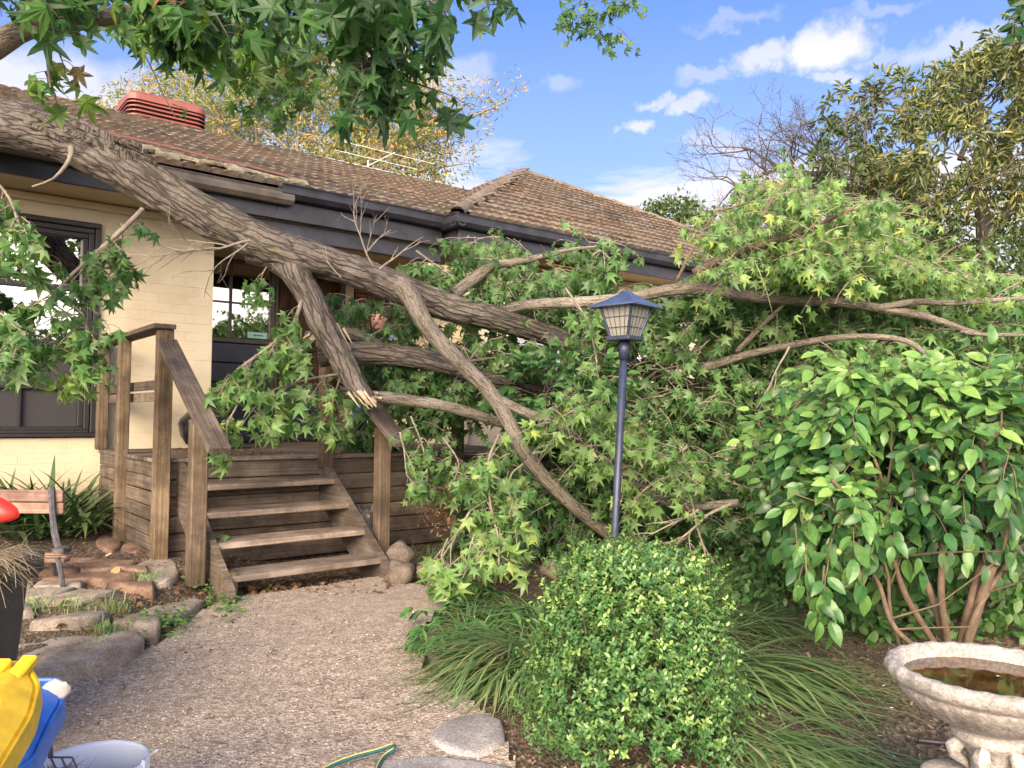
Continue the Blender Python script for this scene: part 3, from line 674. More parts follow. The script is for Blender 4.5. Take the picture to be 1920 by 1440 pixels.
post(1.27, -1.885, DZ-.1, 2.02, .10); post(.055, -2.60, .42, 1.47, .10); post(1.385, -2.60, .36, 1.42, .095)
post(2.55, -1.885, .36, 2.10, .09); post(3.5, -1.885, .36, 2.10, .09)
post(.19, -2.80, .30, .52, .10, 'stub_post')
brd('top_rail', -.075, .075, -1.98, -.005, 2.10, 2.135, 'deckwood', 't', .005)
brd('top_rail', 1.2, 3.6, -1.95, -1.82, 2.055, 2.095, 'deckwood', 's', .005)
for z in (1.595, 1.683): brd('side_slat', .042, .066, -1.93, -.02, z, z+.072, 'deckwood', 't', .003)
for z in (1.59, 1.70): brd('side_slat', 1.32, 3.6, -1.84, -1.815, z, z+.085, 'postwood', 's', .003)
def slant(name, p0, p1, wid, thk, m='deckwood', lab=None):
    q = MB(); d = (p1-p0)/2; sd = HU; up = sd.cross(d.normalized())*-1
    q.box((p0+p1)/2, d, sd*wid/2, up*thk/2, .005); return q.build(name, M[m], deck)
slant('handrail', H(.03, -1.90, 2.02), H(.08, -2.93, 1.285), .14, .042)
slant('handrail', H(1.30, -1.80, 2.03), H(1.36, -2.93, 1.30), .14, .042)
for s in (.165, 1.265):
    q = MB(); P = [(-1.835, DZ-.005), (-2.96, .44), (-2.96, .31), (-2.62, .31), (-1.835, DZ-.36)]
    a_ = [H(s-.022, t_, z_) for t_, z_ in P]; b_ = [H(s+.022, t_, z_) for t_, z_ in P]; n = len(P)
    q.add(a_+b_, [tuple(range(n)), tuple(range(2*n-1, n-1, -1))]+[((i+1) % n, i, n+i, n+(i+1) % n) for i in range(n)], uvs=[(p[0], p[1]) for p in P]*2); q.build('stringer', M['deckwood'], deck)
for k, (tf, z) in enumerate(((-2.86, .505), (-2.61, .675), (-2.36, .845), (-2.11, 1.010))):
    q = MB(); e = .0 if k else 0
    q.box(H(.715, tf+.135, z-.02), HU*.53+HZ*.004, HV*.135, HZ*.020, .005); q.build('stair_tread', M['treadwood'], deck)
# ---------------------------------------------------------------- leaves and twigs
def leaf_shape(kind, bend=.12, seed=0):
    r = random.Random(seed); V = []; Fc = []
    if kind in ('star', 'star_hi'):
        c = (0, .36)
        def pol(a, d): a = math.radians(a); return (c[0]+d*math.sin(a), c[1]+d*math.cos(a))
        ring = []
        tips = [(0, .66+r.uniform(-.05, .03)), (54, .60+r.uniform(-.05, .05)), (112, .47)]
        side = []
        if kind == 'star':
            side = [(tips[0][0], tips[0][1]), (27, .25), tips[1], (82, .22), tips[2], (146, .25)]
        else:
            side = [tips[0], (11, .43), (18, .31), (27, .24), (40, .33), (46, .44), tips[1], (64, .42), (73, .28), (84, .22), (97, .28), (104, .36), tips[2], (122, .34), (136, .26), (152, .27)]
        right = [pol(a, d) for a, d in side]; left = [pol(-a, d) for a, d in side[1:]]
        ring = right+[(0, .06)]+left[::-1]
        fold = r.uniform(.0, .55); skew = r.uniform(-.25, .25)
        def zz(x, y): rr = math.hypot(x, y-.36); return -bend*rr*rr*2.4-fold*abs(x)+skew*x+.06*math.sin(9*x+seed)
        V = [(0, .36, .03)]+[(x, y, zz(x, y)+.02*r.uniform(-1, 1)) for x, y in ring]
        n = len(ring); Fc = [(0, 1+(i+1) % n, 1+i) for i in range(n)]
    elif kind == 'oval':      # ovate leaf folded on its midrib
        pr = [(0, 0), (.16, .12), (.245, .34), (.25, .5), (.19, .72), (.09, .88), (0, 1.0)]
        for x, y in pr: V.append((0, y, -bend*y*y))
        mid = len(V)
        for x, y in pr[1:-1]: V.append((x, y, -bend*y*y+.28*x))
        for x, y in pr[1:-1]: V.append((-x, y, -bend*y*y+.28*x))
        k = len(pr)-2
        for sgn, b in ((1, mid), (-1, mid+k)):
            L = [(0, 1, b)]+[(i+1, i+2, b+i+1, b+i) for i in range(k-1)]+[(k, k+1, b+k-1)]
            Fc += [tuple(f) if sgn > 0 else tuple(reversed(f)) for f in L]
        Fc = [tuple(reversed(f)) for f in Fc]
    elif kind == 'small':     # four-sided leaf
        V = [(0, 0, 0), (.3, .45, .05), (0, 1, -bend), (-.3, .45, .05)]; Fc = [(0, 1, 2), (0, 2, 3)]
    elif kind == 'lance':
        V = [(0, 0, 0), (.13, .3, .03), (.12, .65, -.03), (0, 1, -bend), (-.12, .65, -.03), (-.13, .3, .03)]; Fc = [(0, 1, 2, 3), (0, 3, 4, 5)]
    elif kind == 'chip':
        V = [(-.5, -.18, 0), (.5, -.12, 0), (.42, .2, .03), (-.4, .15, .02)]; Fc = [(0, 1, 2, 3)]
    elif kind == 'stonelet':
        V = [(-.5, -.3, 0), (.4, -.4, 0), (.5, .35, 0), (-.3, .45, 0), (.05, .05, .42)]; Fc = [(0, 1, 4), (1, 2, 4), (2, 3, 4), (3, 0, 4)]
    return np.array(V, dtype=np.float64), Fc
class Leaves:
    def __init__(s): s.p = []; s.y = []; s.n = []; s.sc = []; s.t = []
    def add(s, p, y, n, sc, t): s.p.append(p); s.y.append(y); s.n.append(n); s.sc.append(sc); s.t.append(t)
    def frames(s):
        P = np.array([tuple(a) for a in s.p]); Y = np.array([tuple(a) for a in s.y]); N = np.array([tuple(a) for a in s.n])
        Y /= np.linalg.norm(Y, axis=1)[:, None]; X = np.cross(Y, N); X /= np.maximum(np.linalg.norm(X, axis=1)[:, None], 1e-6); N = np.cross(X, Y)
        return P, X, Y, N, np.array(s.sc), np.array(s.t)
    def build(s, kind, mat_, parent, nobj=0, name='leaf', stuff='foliage', variants=9, lod=None, kindtag='stuff'):
        """the nobj leaves that show largest become objects, the rest one mesh"""
        if not s.p: return None
        P, X, Y, N, S, T = s.frames()
        sel = np.zeros(len(S), bool)
        if nobj:
            q = P-np.array(CAM); d = q@np.array(fw); px = F*(q@np.array(RT))/np.maximum(d, .01); py = F*(q@np.array(UP))/np.maximum(d, .01)
            size = np.where((d > .2) & (abs(px) < 975) & (abs(py) < 735), S/np.maximum(d, .01), 0); idx = np.argsort(-size)[:nobj]; sel[idx[size[idx] > 0]] = True
            vs = []
            tq = np.sort(T[sel]) if sel.any() else np.array([.5]); nv = 12
            for k in range(nv):
                V, Fc = leaf_shape(kind, bend=.04+.035*k, seed=k); q = MB(); q.add([tuple(v) for v in V], Fc, float(tq[min(len(tq)-1, int((k+.5)/nv*len(tq)))]))
                o = q.build(name, mat_, parent); vs.append((o.data, float(q.t[0]), o))
            used = set()
            for i in np.nonzero(sel)[0]:
                k = min(range(nv), key=lambda k_: abs(vs[k_][1]-T[i])+random.random()*.03)
                Mx = Matrix(((X[i][0]*S[i], Y[i][0]*S[i], N[i][0]*S[i], P[i][0]), (X[i][1]*S[i], Y[i][1]*S[i], N[i][1]*S[i], P[i][1]), (X[i][2]*S[i], Y[i][2]*S[i], N[i][2]*S[i], P[i][2]), (0, 0, 0, 1)))
                if k in used: inst(name, vs[k][0], Mx, parent)
                else: vs[k][2].matrix_basis = Mx; used.add(k)
            for k in range(nv):
                if k not in used: bpy.data.objects.remove(vs[k][2])
        rest = np.nonzero(~sel)[0]
        if len(rest) == 0: return None
        av = []; af = []; nloops = 0; base = 0; tones = []; fl = []
        for k in range(variants):
            r = rest[k::variants]
            if len(r) == 0: continue
            V, Fc = leaf_shape(kind, bend=random.uniform(.02, .5), seed=100+k)
            W = (V[None, :, 0, None]*X[r][:, None, :]+V[None, :, 1, None]*Y[r][:, None, :]+V[None, :, 2, None]*N[r][:, None, :])*S[r][:, None, None]+P[r][:, None, :]
            av.append(W.reshape(-1, 3)); nv_ = len(V)
            off = base+np.arange(len(r))*nv_
            lt = np.array([len(f) for f in Fc]); flat = np.array([i for f in Fc for i in f])
            fl.append((off[:, None]+flat[None, :]).ravel()); af.append(np.tile(lt, len(r))); tones.append(np.repeat(T[r], len(Fc))); base += nv_*len(r)
        AV = np.concatenate(av); FL = np.concatenate(fl); LT = np.concatenate(af); TN = np.concatenate(tones)
        me = bpy.data.meshes.new(stuff); me.vertices.add(len(AV)); me.vertices.foreach_set('co', AV.ravel().astype(np.float32))
        me.loops.add(len(FL)); me.loops.foreach_set('vertex_index', FL.astype(np.int32)); me.polygons.add(len(LT))
        me.polygons.foreach_set('loop_start', (np.cumsum(LT)-LT).astype(np.int32)); me.polygons.foreach_set('loop_total', LT.astype(np.int32))
        at_ = me.attributes.new('tone', 'FLOAT', 'FACE'); at_.data.foreach_set('value', TN.astype(np.float32)); me.materials.append(mat_); me.update(calc_edges=True)
        o = bpy.data.objects.new(stuff, me); C.objects.link(o)
        if kindtag: o['kind'] = kindtag
        return adopt(o, parent)
def rv(s=1.0): return Vector((random.gauss(0, s), random.gauss(0, s), random.gauss(0, s)))
def rdir(): v = rv(); return v.normalized()
def spray(lv, tw, start, dirn, length, n, size, droop=1.0, tone=(.2, .8), pet=.6, hang=.75, rad=.004, cluster=True, face=None):
    """a twig with star leaves that hang from their stalks"""
    pts = []; p = Vector(start); d = Vector(dirn).normalized(); k = max(4, n//2+2)
    for i in range(k):
        pts.append(p.copy()); d = (d+Vector((0, 0, -.16*droop))+rv(.10)).normalized(); p = p+d*(length/(k-1))
    if tw is not None: tw.tube(pts, [rad*(1-.7*i/(k-1)) for i in range(k)], 4, cap=False)
    tb = random.gauss(0, .10)
    for i in range(n):
        f = .25+.75*(i+random.random()*.6)/n; f = min(f, .999); j = min(int(f*(k-1)), k-2); q = pts[j].lerp(pts[j+1], f*(k-1)-j)
        s = size*random.choice((random.uniform(.45, .8), random.uniform(.75, 1.15))); a = rdir(); a.z = abs(a.z)*.2-.25; stalk = a.normalized()*s*pet*random.uniform(.6, 1.2)
        b = q+stalk; y = (a*(1-hang)+Vector((0, 0, -1))*hang+rv(.22)).normalized()
        nn = Vector((a.x, a.y, .25))+rv(.75)
        if face is not None: nn = nn+face*.9
        lv.add(b, y, nn.normalized(), s, min(1, max(0, random.uniform(*tone)+tb)))
        if tw is not None and random.random() < .6: tw.tube([q, q+stalk*.55+Vector((0, 0, s*.05)), b+y*s*.06], .0016, 3, cap=False)
TOCAM = Vector((0, -1, .15))

# ---------------------------------------------------------------- the fallen limb
fallen = thing('fallen_tree_limb', 'huge fallen liquidambar limb lying across the roof edge, steps and garden', 'fallen tree', H(2.6, -2.5, .35))
def A3(*l): return [(at(px, py, d), r) for px, py, d, r in l]
def bark_disp(amp, k=1.0):
    def f(p, a, L, r):
        v = amp*(.9*noise.noise(Vector((math.cos(a)*2.6*k, math.sin(a)*2.6*k, L*3.0)))+.55*noise.noise(Vector((math.cos(a)*9*k, math.sin(a)*9*k, L*7.0)))+.25*noise.noise(p*26))
        rg = abs(noise.noise(Vector((math.cos(a)*6*k, math.sin(a)*6*k, L*4.2+3))))
        return v-amp*.8*max(0, .14-rg)/.14
    return f
PATHS = []
def limb(name, pts, n=40, step=.02, amp=.10, m='bark', parent=fallen, k=1.0):
    P, R_ = smooth_path(pts, step); PATHS.append((P, R_)); q = MB(); q.tube(P, R_, n, disp=bark_disp(amp, k)); q.smooth = True; return q.build(name, M[m], parent)
MAIN = A3((-420, 150, 5.9, .26), (-180, 205, 5.85, .25), (0, 230, 5.8, .172), (140, 267, 5.75, .168), (230, 314, 5.72, .163), (330, 373, 5.7, .142), (430, 426, 5.7, .134), (540, 474, 5.7, .138), (640, 500, 5.75, .115), (740, 538, 5.8, .112), (840, 576, 5.95, .105), (930, 598, 6.1, .098), (1010, 622, 6.3, .088), (1090, 652, 6.5, .078), (1190, 690, 6.8, .07), (1300, 722, 7.2, .055), (1420, 750, 7.6, .045))
limb('main_limb', MAIN, 64, .016, .11)
# scarred bark flap and collar on the upper side
q = MB()
for i in range(70):
    f = random.random(); px = 60+f*215; py = 222+f*80+random.gauss(0, 9); p = at(px, py, 5.60+random.uniform(-.02, .04)); d = (at(px+30, py+14, 5.62)-p).normalized()
    q.box(p, d*random.uniform(.04, .10), HZ*random.uniform(.008, .022)+rv(.006), Vector((0, 1, 0))*.012+rv(.003), .003)
q.build('bark_flake', M['bark'], fallen, kind='stuff')
limb('side_limb', A3((470, 468, 5.76, .10), (535, 490, 5.72, .118), (572, 540, 5.62, .092), (610, 620, 5.5, .086), (640, 672, 5.45, .082), (668, 718, 5.42, .064), (690, 748, 5.42, .055)), 44, .016, .12)
limb('side_limb', A3((715, 520, 5.82, .09), (762, 548, 5.74, .075), (800, 610, 5.62, .062), (850, 668, 5.55, .056), (912, 728, 5.5, .052), (948, 780, 5.5, .05), (985, 850, 5.5, .048), (1040, 915, 5.6, .048), (1120, 985, 5.75, .047), (1200, 1035, 6.0, .045), (1320, 1062, 6.3, .04), (1450, 1078, 6.6, .03)), 36, .018, .09, 'bark2')
limb('side_limb', A3((915, 735, 5.52, .035), (950, 757, 5.5, .034), (990, 775, 5.5, .034), (1060, 802, 5.5, .03), (1120, 850, 5.5, .029), (1180, 893, 5.45, .03), (1235, 932, 5.4, .031), (1290, 950, 5.35, .03), (1385, 942, 5.3, .026)), 24, .02, .09, 'bark2')
limb('side_limb', A3((905, 600, 6.15, .05), (960, 578, 6.12, .045), (1020, 570, 6.1, .044), (1100, 566, 6.05, .042), (1190, 556, 6.0, .041), (1290, 541, 5.9, .044), (1420, 557, 5.75, .043), (1500, 563, 5.65, .038), (1580, 568, 5.55, .036), (1650, 578, 5.45, .03), (1730, 592, 5.4, .026), (1830, 625, 5.4, .018)), 30, .02, .11, 'bark2')
limb('side_limb', A3((1645, 577, 5.45, .024), (1720, 566, 5.35, .024), (1790, 568, 5.3, .018), (1960, 556, 5.2, .014)), 16, .03, .09, 'bark2')
limb('side_limb', A3((850, 553, 6.1, .05), (895, 518, 6.2, .048), (925, 498, 6.25, .04), (985, 488, 6.3, .026), (1060, 470, 6.4, .018), (1120, 462, 6.4, .010)), 20, .03, .09, 'bark2')
limb('side_limb', A3((1300, 512, 5.7, .030), (1370, 480, 5.6, .028), (1450, 452, 5.5, .026), (1500, 436, 5.45, .018), (1600, 390, 5.3, .012)), 14, .03, .08, 'twigr')
limb('side_limb', A3((1430, 410, 5.4, .012), (1450, 370, 5.4, .011), (1480, 335, 5.35, .006)), 10, .03, .05, 'twigr')
limb('side_limb', A3((1268, 528, 5.8, .013), (1300, 465, 5.75, .012), (1330, 415, 5.7, .011), (1343, 398, 5.7, .010), (1400, 380, 5.6, .007), (1440, 352, 5.5, .004)), 10, .03, .05, 'twigr')
limb('side_limb', A3((1320, 690, 6.0, .035), (1390, 668, 5.9, .03), (1470, 650, 5.7, .028), (1590, 632, 5.3, .022), (1700, 640, 5.1, .018), (1760, 690, 5.0, .012)), 16, .03, .1, 'bark2')
limb('side_limb', A3((1380, 660, 5.9, .022), (1420, 620, 5.8, .02), (1470, 570, 5.7, .014)), 12, .03, .1, 'bark2')
limb('side_limb', A3((1800, 622, 5.0, .014), (1860, 628, 4.9, .013), (1960, 626, 4.8, .011)), 10, .03, .1, 'bark2')
limb('broken_limb', A3((600, 668, 5.95, .085), (680, 662, 5.95, .086), (760, 668, 5.98, .080), (830, 682, 6.0, .070), (950, 720, 6.3, .06), (1100, 745, 6.8, .05)), 36, .02, .13)
limb('broken_limb', A3((575, 628, 5.75, .03), (650, 626, 6.0, .05), (712, 648, 6.2, .045)), 20, .03, .1, 'bark')
limb('broken_limb', A3((684, 742, 5.62, .04), (760, 750, 5.7, .045), (850, 765, 5.8, .04), (960, 800, 6.0, .035)), 20, .03, .1, 'bark2')
q = MB()
for (px, py, d, dx, dy, r, n_) in ((690, 750, 5.40, 16, 22, .05, 16), (690, 744, 5.55, -26, -4, .04, 10), (578, 640, 5.7, -20, 14, .03, 8), (652, 650, 5.62, 22, 40, .05, 10)):
    for i in range(n_):
        p = at(px, py, d)+rv(r*.5); e = at(px+dx, py+dy, d)-at(px, py, d); q.tube([p-e*.6, p+e*random.uniform(.1, .8)], [.012, .002], 4)
q.smooth = False; q.build('split_wood', M['splinter'], fallen, kind='stuff')
# bare twigs
def bare(tw, p, d, L, r, dep, spread=.6, grav=-.05, zig=.25):
    n = max(3, int(L/.05)); pts = [Vector(p)]; dd = Vector(d).normalized()
    kids = []
    for i in range(n):
        dd = (dd+rv(zig*.35)+Vector((0, 0, grav))).normalized(); pts.append(pts[-1]+dd*L/n)
        if dep > 0 and i > 0 and random.random() < .75: kids.append((pts[-1].copy(), (dd+rdir()*spread).normalized(), L*random.uniform(.35, .65), r*.55))
    tw.tube(pts, [r*(1-.6*i/n) for i in range(n+1)], 5 if r > .006 else 4, cap=False)
    for k_ in kids: bare(tw, *k_, dep-1, spread, grav, zig)
tw = MB()
def tdir(p0, p1): return (p1-p0)
for (a, b, d, r, dep) in (((470, 450), (290, 470), 5.5, .010, 2), ((465, 455), (380, 520), 5.5, .008, 2), ((700, 500), (640, 395), 5.6, .008, 2), ((712, 505), (760, 455), 5.6, .010, 2), ((690, 470), (720, 420), 5.6, .008, 2), ((640, 520), (600, 480), 5.5, .006, 1)):
    p0 = at(*a, d); p1 = at(*b, d); bare(tw, p0, p1-p0, (p1-p0).length, r, dep, .7, -.02)
for (a, b, d, r, dep) in (((1370, 945), (1200, 980), 5.0, .010, 2), ((1300, 955), (1340, 1110), 5.0, .010, 2), ((1310, 955), (1230, 1010), 5.0, .008, 2), ((750, 810), (765, 890), 5.1, .008, 2), ((1000, 850), (1030, 810), 5.3, .010, 1), ((1480, 650), (1430, 740), 5.0, .008, 1), ((1340, 400), (1350, 360), 5.6, .006, 1), ((880, 960), (820, 1060), 4.9, .009, 1), ((820, 1060), (850, 1130), 4.9, .006, 1)):
    p0 = at(*a, d); p1 = at(*b, d); bare(tw, p0, p1-p0, (p1-p0).length, r, dep, .7, -.02)
lv = Leaves()
# hanging arms that carry the paler sprays in front of the steps
def arm(pts, nspr, size, r0=.012, L=.32, n=9, tone=(.3, .9), spreadz=-.4, hang=.75, both=True, jit=.06):
    P, R_ = smooth_path([(at(*p), r0*(1-.7*i/len(pts))) for i, p in enumerate(pts)], .04); tw.tube(P, R_, 6, cap=False)
    for i in range(nspr):
        j = int((.15+.85*(i+random.random())/nspr)*(len(P)-1)); j = min(j, len(P)-1); a = rdir(); a.z = a.z*.4+spreadz
        spray(lv, tw, P[j]+rv(jit*.3), a, L*random.uniform(.6, 1.2), n, size, tone=tone, hang=hang)
arm([(565, 565, 5.5), (548, 610, 5.45), (505, 650, 5.4), (450, 690, 5.35), (410, 730, 5.3)], 20, .125, .016, tone=(.35, .9))
arm([(640, 700, 5.6), (560, 715, 5.5), (500, 740, 5.45), (450, 800, 5.4)], 16, .12, .010, tone=(.35, .9))
arm([(500, 500, 5.6), (490, 520, 5.6), (484, 560, 5.6)], 4, .11, .005, L=.16, n=6, tone=(.2, .7))
arm([(640, 700, 5.7), (620, 760, 5.65), (600, 800, 5.6)], 7, .12, .008, L=.25, tone=(.3, .8))
arm([(445, 760, 5.2), (425, 800, 5.1), (430, 840, 5.05)], 4, .125, .006, L=.14, n=5, tone=(.4, .9))
arm([(392, 850, 5.15), (390, 870, 5.15)], 3, .085, .004, L=.07, n=5, tone=(.3, .6))
arm([(935, 815, 5.2), (915, 870, 5.05), (920, 950, 4.95), (935, 1010, 4.85), (935, 1060, 4.8)], 18, .125, .010, L=.22, tone=(.45, 1.0))
arm([(980, 870, 5.3), (955, 900, 5.1), (965, 980, 5.0), (970, 1030, 4.95)], 9, .125, .008, L=.20, tone=(.45, .95))
arm([(840, 1010, 4.9), (828, 1040, 4.85), (835, 1090, 4.85)], 5, .125, .006, L=.18, tone=(.45, .9))
arm([(890, 1000, 4.9), (880, 1040, 4.85), (900, 1090, 4.8)], 7, .13, .006, L=.22, tone=(.45, 1.0))
arm([(770, 780, 5.7), (790, 830, 5.7), (800, 880, 5.65), (800, 925, 5.6)], 10, .115, .007, L=.20, tone=(.3, .8))
arm([(830, 820, 5.8), (860, 870, 5.7), (840, 920, 5.6)], 8, .115, .007, L=.22, tone=(.25, .75))
arm([(780, 470, 6.0), (850, 520, 6.0)], 6, .12, .008, L=.25, tone=(.3, .8), spreadz=.1)
arm([(1060, 540, 5.7), (1100, 600, 5.6), (1120, 680, 5.5)], 9, .12, .008, L=.28)
arm([(1110, 480, 6.2), (1130, 470, 6.2), (1135, 520, 6.2)], 6, .12, .006, L=.22, tone=(.15, .5))
# hanging sprays over the left window
arm([(268, 392, 4.9), (225, 435, 4.8), (180, 475, 4.7), (120, 530, 4.6), (60, 600, 4.5), (0, 640, 4.4)], 20, .115, .016, L=.30, tone=(.05, .55))
arm([(262, 400, 4.9), (255, 430, 4.9)], 3, .10, .004, L=.12, n=5, tone=(.1, .4))
arm([(230, 440, 4.85), (228, 490, 4.8), (225, 520, 4.8)], 4, .10, .004, L=.16, n=6, tone=(.1, .45))
arm([(-60, 300, 4.2), (10, 360, 4.15), (40, 430, 4.1), (75, 480, 4.1)], 13, .125, .010, L=.24, tone=(.05, .8))
arm([(120, 560, 4.6), (160, 600, 4.6), (150, 680, 4.6)], 12, .115, .008, L=.24, tone=(.15, .8))
arm([(-40, 560, 4.4), (40, 620, 4.4), (60, 690, 4.4)], 13, .115, .008, L=.24, tone=(.05, .7))
arm([(140, 650, 4.6), (135, 700, 4.6), (130, 730, 4.6)], 4, .115, .006, L=.12, n=6, tone=(.85, .98))
# the twig that leaves the trunk underside at the left
P, R_ = smooth_path(A3((134, 275, 5.45, .022), (130, 300, 5.4, .016), (100, 335, 5.35, .008), (60, 350, 5.3, .006))); tw.tube(P, R_, 8); 
# the great mass of fallen crown
def poly_px(P):
    P = [Vector((a, b, 0)) for a, b in P]; x0, x1 = min(p.x for p in P), max(p.x for p in P); y0, y1 = min(p.y for p in P), max(p.y for p in P)
    while True:
        x, y = random.uniform(x0, x1), random.uniform(y0, y1)
        if in_poly(x, y, P): return x, y
MASS = []
def mass(poly, n, d0, d1, size, tone, nl=8, L=.34, hang=.74, up=0.0, face=.0, rad=.004):
    for _ in range(n):
        x, y = poly_px(poly); d = random.uniform(d0(x, y) if callable(d0) else d0, d1(x, y) if callable(d1) else d1)
        p = at(x, y, d)
        if p.z < gz(p.x, p.y)+.15: p.z = gz(p.x, p.y)+random.uniform(.12, .4)
        e_ = p-CAM; f_ = e_.dot(fw)
        if math.hypot(960+F*e_.dot(RT)/f_-712, 720-F*e_.dot(UP)/f_-600) < 26 and f_ < 7.05: continue
        # keep clear of the wing wall and of the porch wall
        q_ = p-HO; t = q_.dot(HV); s = q_.dot(HU)
        lim = -.72 if s > 3.3 else -.2
        if t > lim and p.z < 3.9: p -= HV*(t-lim+.1*random.random())
        a = rdir(); a.z = a.z*.5+up
        spray(lv, tw, p, a, L*random.uniform(.6, 1.2), nl, size*.86, tone=tone, hang=hang, rad=rad, face=TOCAM*face)
# behind the limbs, over the deck rail
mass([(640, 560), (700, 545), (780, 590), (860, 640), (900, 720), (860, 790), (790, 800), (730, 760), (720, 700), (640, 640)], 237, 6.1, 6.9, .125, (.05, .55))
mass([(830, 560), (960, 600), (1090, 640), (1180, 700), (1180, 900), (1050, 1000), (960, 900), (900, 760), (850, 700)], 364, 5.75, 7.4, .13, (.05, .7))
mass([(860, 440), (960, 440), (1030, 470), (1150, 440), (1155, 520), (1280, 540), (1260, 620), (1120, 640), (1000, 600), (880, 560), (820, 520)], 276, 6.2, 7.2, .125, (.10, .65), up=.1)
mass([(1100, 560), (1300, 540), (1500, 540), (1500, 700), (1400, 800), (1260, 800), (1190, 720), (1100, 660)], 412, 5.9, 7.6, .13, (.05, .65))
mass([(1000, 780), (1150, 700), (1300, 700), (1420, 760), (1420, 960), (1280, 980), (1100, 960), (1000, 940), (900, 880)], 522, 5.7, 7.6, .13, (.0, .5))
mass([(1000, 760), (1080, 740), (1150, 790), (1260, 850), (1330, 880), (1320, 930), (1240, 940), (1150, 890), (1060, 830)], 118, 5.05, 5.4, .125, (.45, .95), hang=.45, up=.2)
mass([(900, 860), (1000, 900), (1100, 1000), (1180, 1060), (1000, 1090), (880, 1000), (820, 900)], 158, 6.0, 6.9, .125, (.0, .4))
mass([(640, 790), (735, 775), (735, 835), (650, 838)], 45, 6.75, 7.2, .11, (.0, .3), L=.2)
mass([(960, 930), (1420, 930), (1440, 1050), (1280, 1085), (1080, 1060)], 170, 5.9, 7.2, .13, (.0, .22))  # low leaves toned darker to imitate deep shade under the crown
# right hand heap, the high part toned lighter to stand for sunlight
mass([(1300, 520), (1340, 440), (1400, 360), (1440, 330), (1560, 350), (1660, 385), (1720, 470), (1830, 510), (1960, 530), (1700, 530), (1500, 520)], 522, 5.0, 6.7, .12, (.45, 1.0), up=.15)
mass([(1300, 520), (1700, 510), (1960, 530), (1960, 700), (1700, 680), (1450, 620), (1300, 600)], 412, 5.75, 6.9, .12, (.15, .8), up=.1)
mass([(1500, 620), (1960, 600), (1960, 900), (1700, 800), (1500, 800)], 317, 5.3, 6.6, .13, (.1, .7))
mass([(1400, 760), (1960, 860), (1960, 1180), (1480, 1180)], 317, 4.9, 6.5, .13, (.0, .3))  # dark leaf tones stand for shade low in the heap
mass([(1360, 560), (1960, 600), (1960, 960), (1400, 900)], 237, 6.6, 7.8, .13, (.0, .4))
tw.smooth = True
tw.build('twig', M['twig'], fallen, kind='stuff')
keepi = []
def to_px(p): d_ = Vector(p)-CAM; dd_ = d_.dot(fw); return (960+F*d_.dot(RT)/dd_, 720-F*d_.dot(UP)/dd_, dd_)
LP = np.array([to_px(p)+(r/max(.1, to_px(p)[2])*F,) for P_, R__ in PATHS for p, r in list(zip(P_, R__))[::2]])
for i, p in enumerate(lv.p):      # wood that lies on top of the heap stays clear of most leaves
    x_, y_, dd_ = to_px(p)
    dist = np.hypot(LP[:, 0]-x_, LP[:, 1]+12-y_-24)-LP[:, 3]*1.0
    if ((dist < 9) & (LP[:, 2] > dd_-.02) & (LP[:, 2] < dd_+1.3)).any() and random.random() < .84: lv.sc[i] = 0
for i, p in enumerate(lv.p):
    if lv.sc[i] == 0: continue      # the gap in the leaves where the person's face shows
    d_ = (Vector(p)-CAM); dd_ = d_.dot(fw); x_ = 960+F*d_.dot(RT)/dd_; y_ = 720-F*d_.dot(UP)/dd_
    if math.hypot(x_-705, y_-588) < 17 and dd_ < 7.0: continue
    keepi.append(i)
for nm in ('p', 'y', 'n', 'sc', 't'): setattr(lv, nm, [getattr(lv, nm)[i] for i in keepi])
NL = len(lv.p)
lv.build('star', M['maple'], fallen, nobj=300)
print('fallen leaves', NL)
# ---------------------------------------------------------------- overhead canopy
over = thing('liquidambar_tree', 'overhanging liquidambar canopy with large dark green leaves across the top left', 'tree', Vector((-6.2, 2.0, .1)))
lv = Leaves(); tw = MB()
q = MB(); P, R_ = smooth_path([(Vector((-6.2, 1.6, -.1)), .34), (Vector((-6.1, 1.7, 1.5)), .28), (Vector((-5.9, 1.9, 3.2)), .25), (Vector((-5.5, 2.1, 4.8)), .2), (Vector((-5.2, 2.2, 6.5)), .14), (Vector((-5.0, 2.3, 8.5)), .06)], .08); q.tube(P, R_, 28, disp=bark_disp(.08)); q.smooth = True; q.build('trunk', M['bark'], over)
for pts in (A3((-700, -500, 4.0, .10), (-200, 70, 3.6, .07), (60, 52, 3.5, .045), (125, 44, 3.5, .04), (260, 20, 3.6, .035), (420, -30, 3.8, .02)),
            A3((-500, -700, 4.6, .09), (200, -260, 4.2, .05), (560, -120, 4.2, .03), (860, -40, 4.2, .014)),
            [(Vector((-5.7, 2.0, 4.0)), .10), (Vector((-4.2, 3.5, 4.9)), .07), (Vector((-2.2, 5.0, 5.2)), .04), (Vector((-.8, 5.6, 5.1)), .02)]):
    limb('branch', pts, 16, .05, .07, 'bark2', over)
def carm(pts, nspr, size, L=.3, n=8, tone=(.0, .6), r0=.008, z=-.5, hang=.8):
    P, R_ = smooth_path([(at(*p), r0*(1-.7*i/len(pts))) for i, p in enumerate(pts)], .05); tw.tube(P, R_, 6, cap=False)
    for i in range(nspr):
        j = min(len(P)-1, int(((i+random.random())/nspr)*(len(P)-1))); a = rdir(); a.z = a.z*.4+z
        spray(lv, tw, P[j]+rv(.02), a, L*random.uniform(.5, 1.1), n, size, tone=tone, hang=hang)
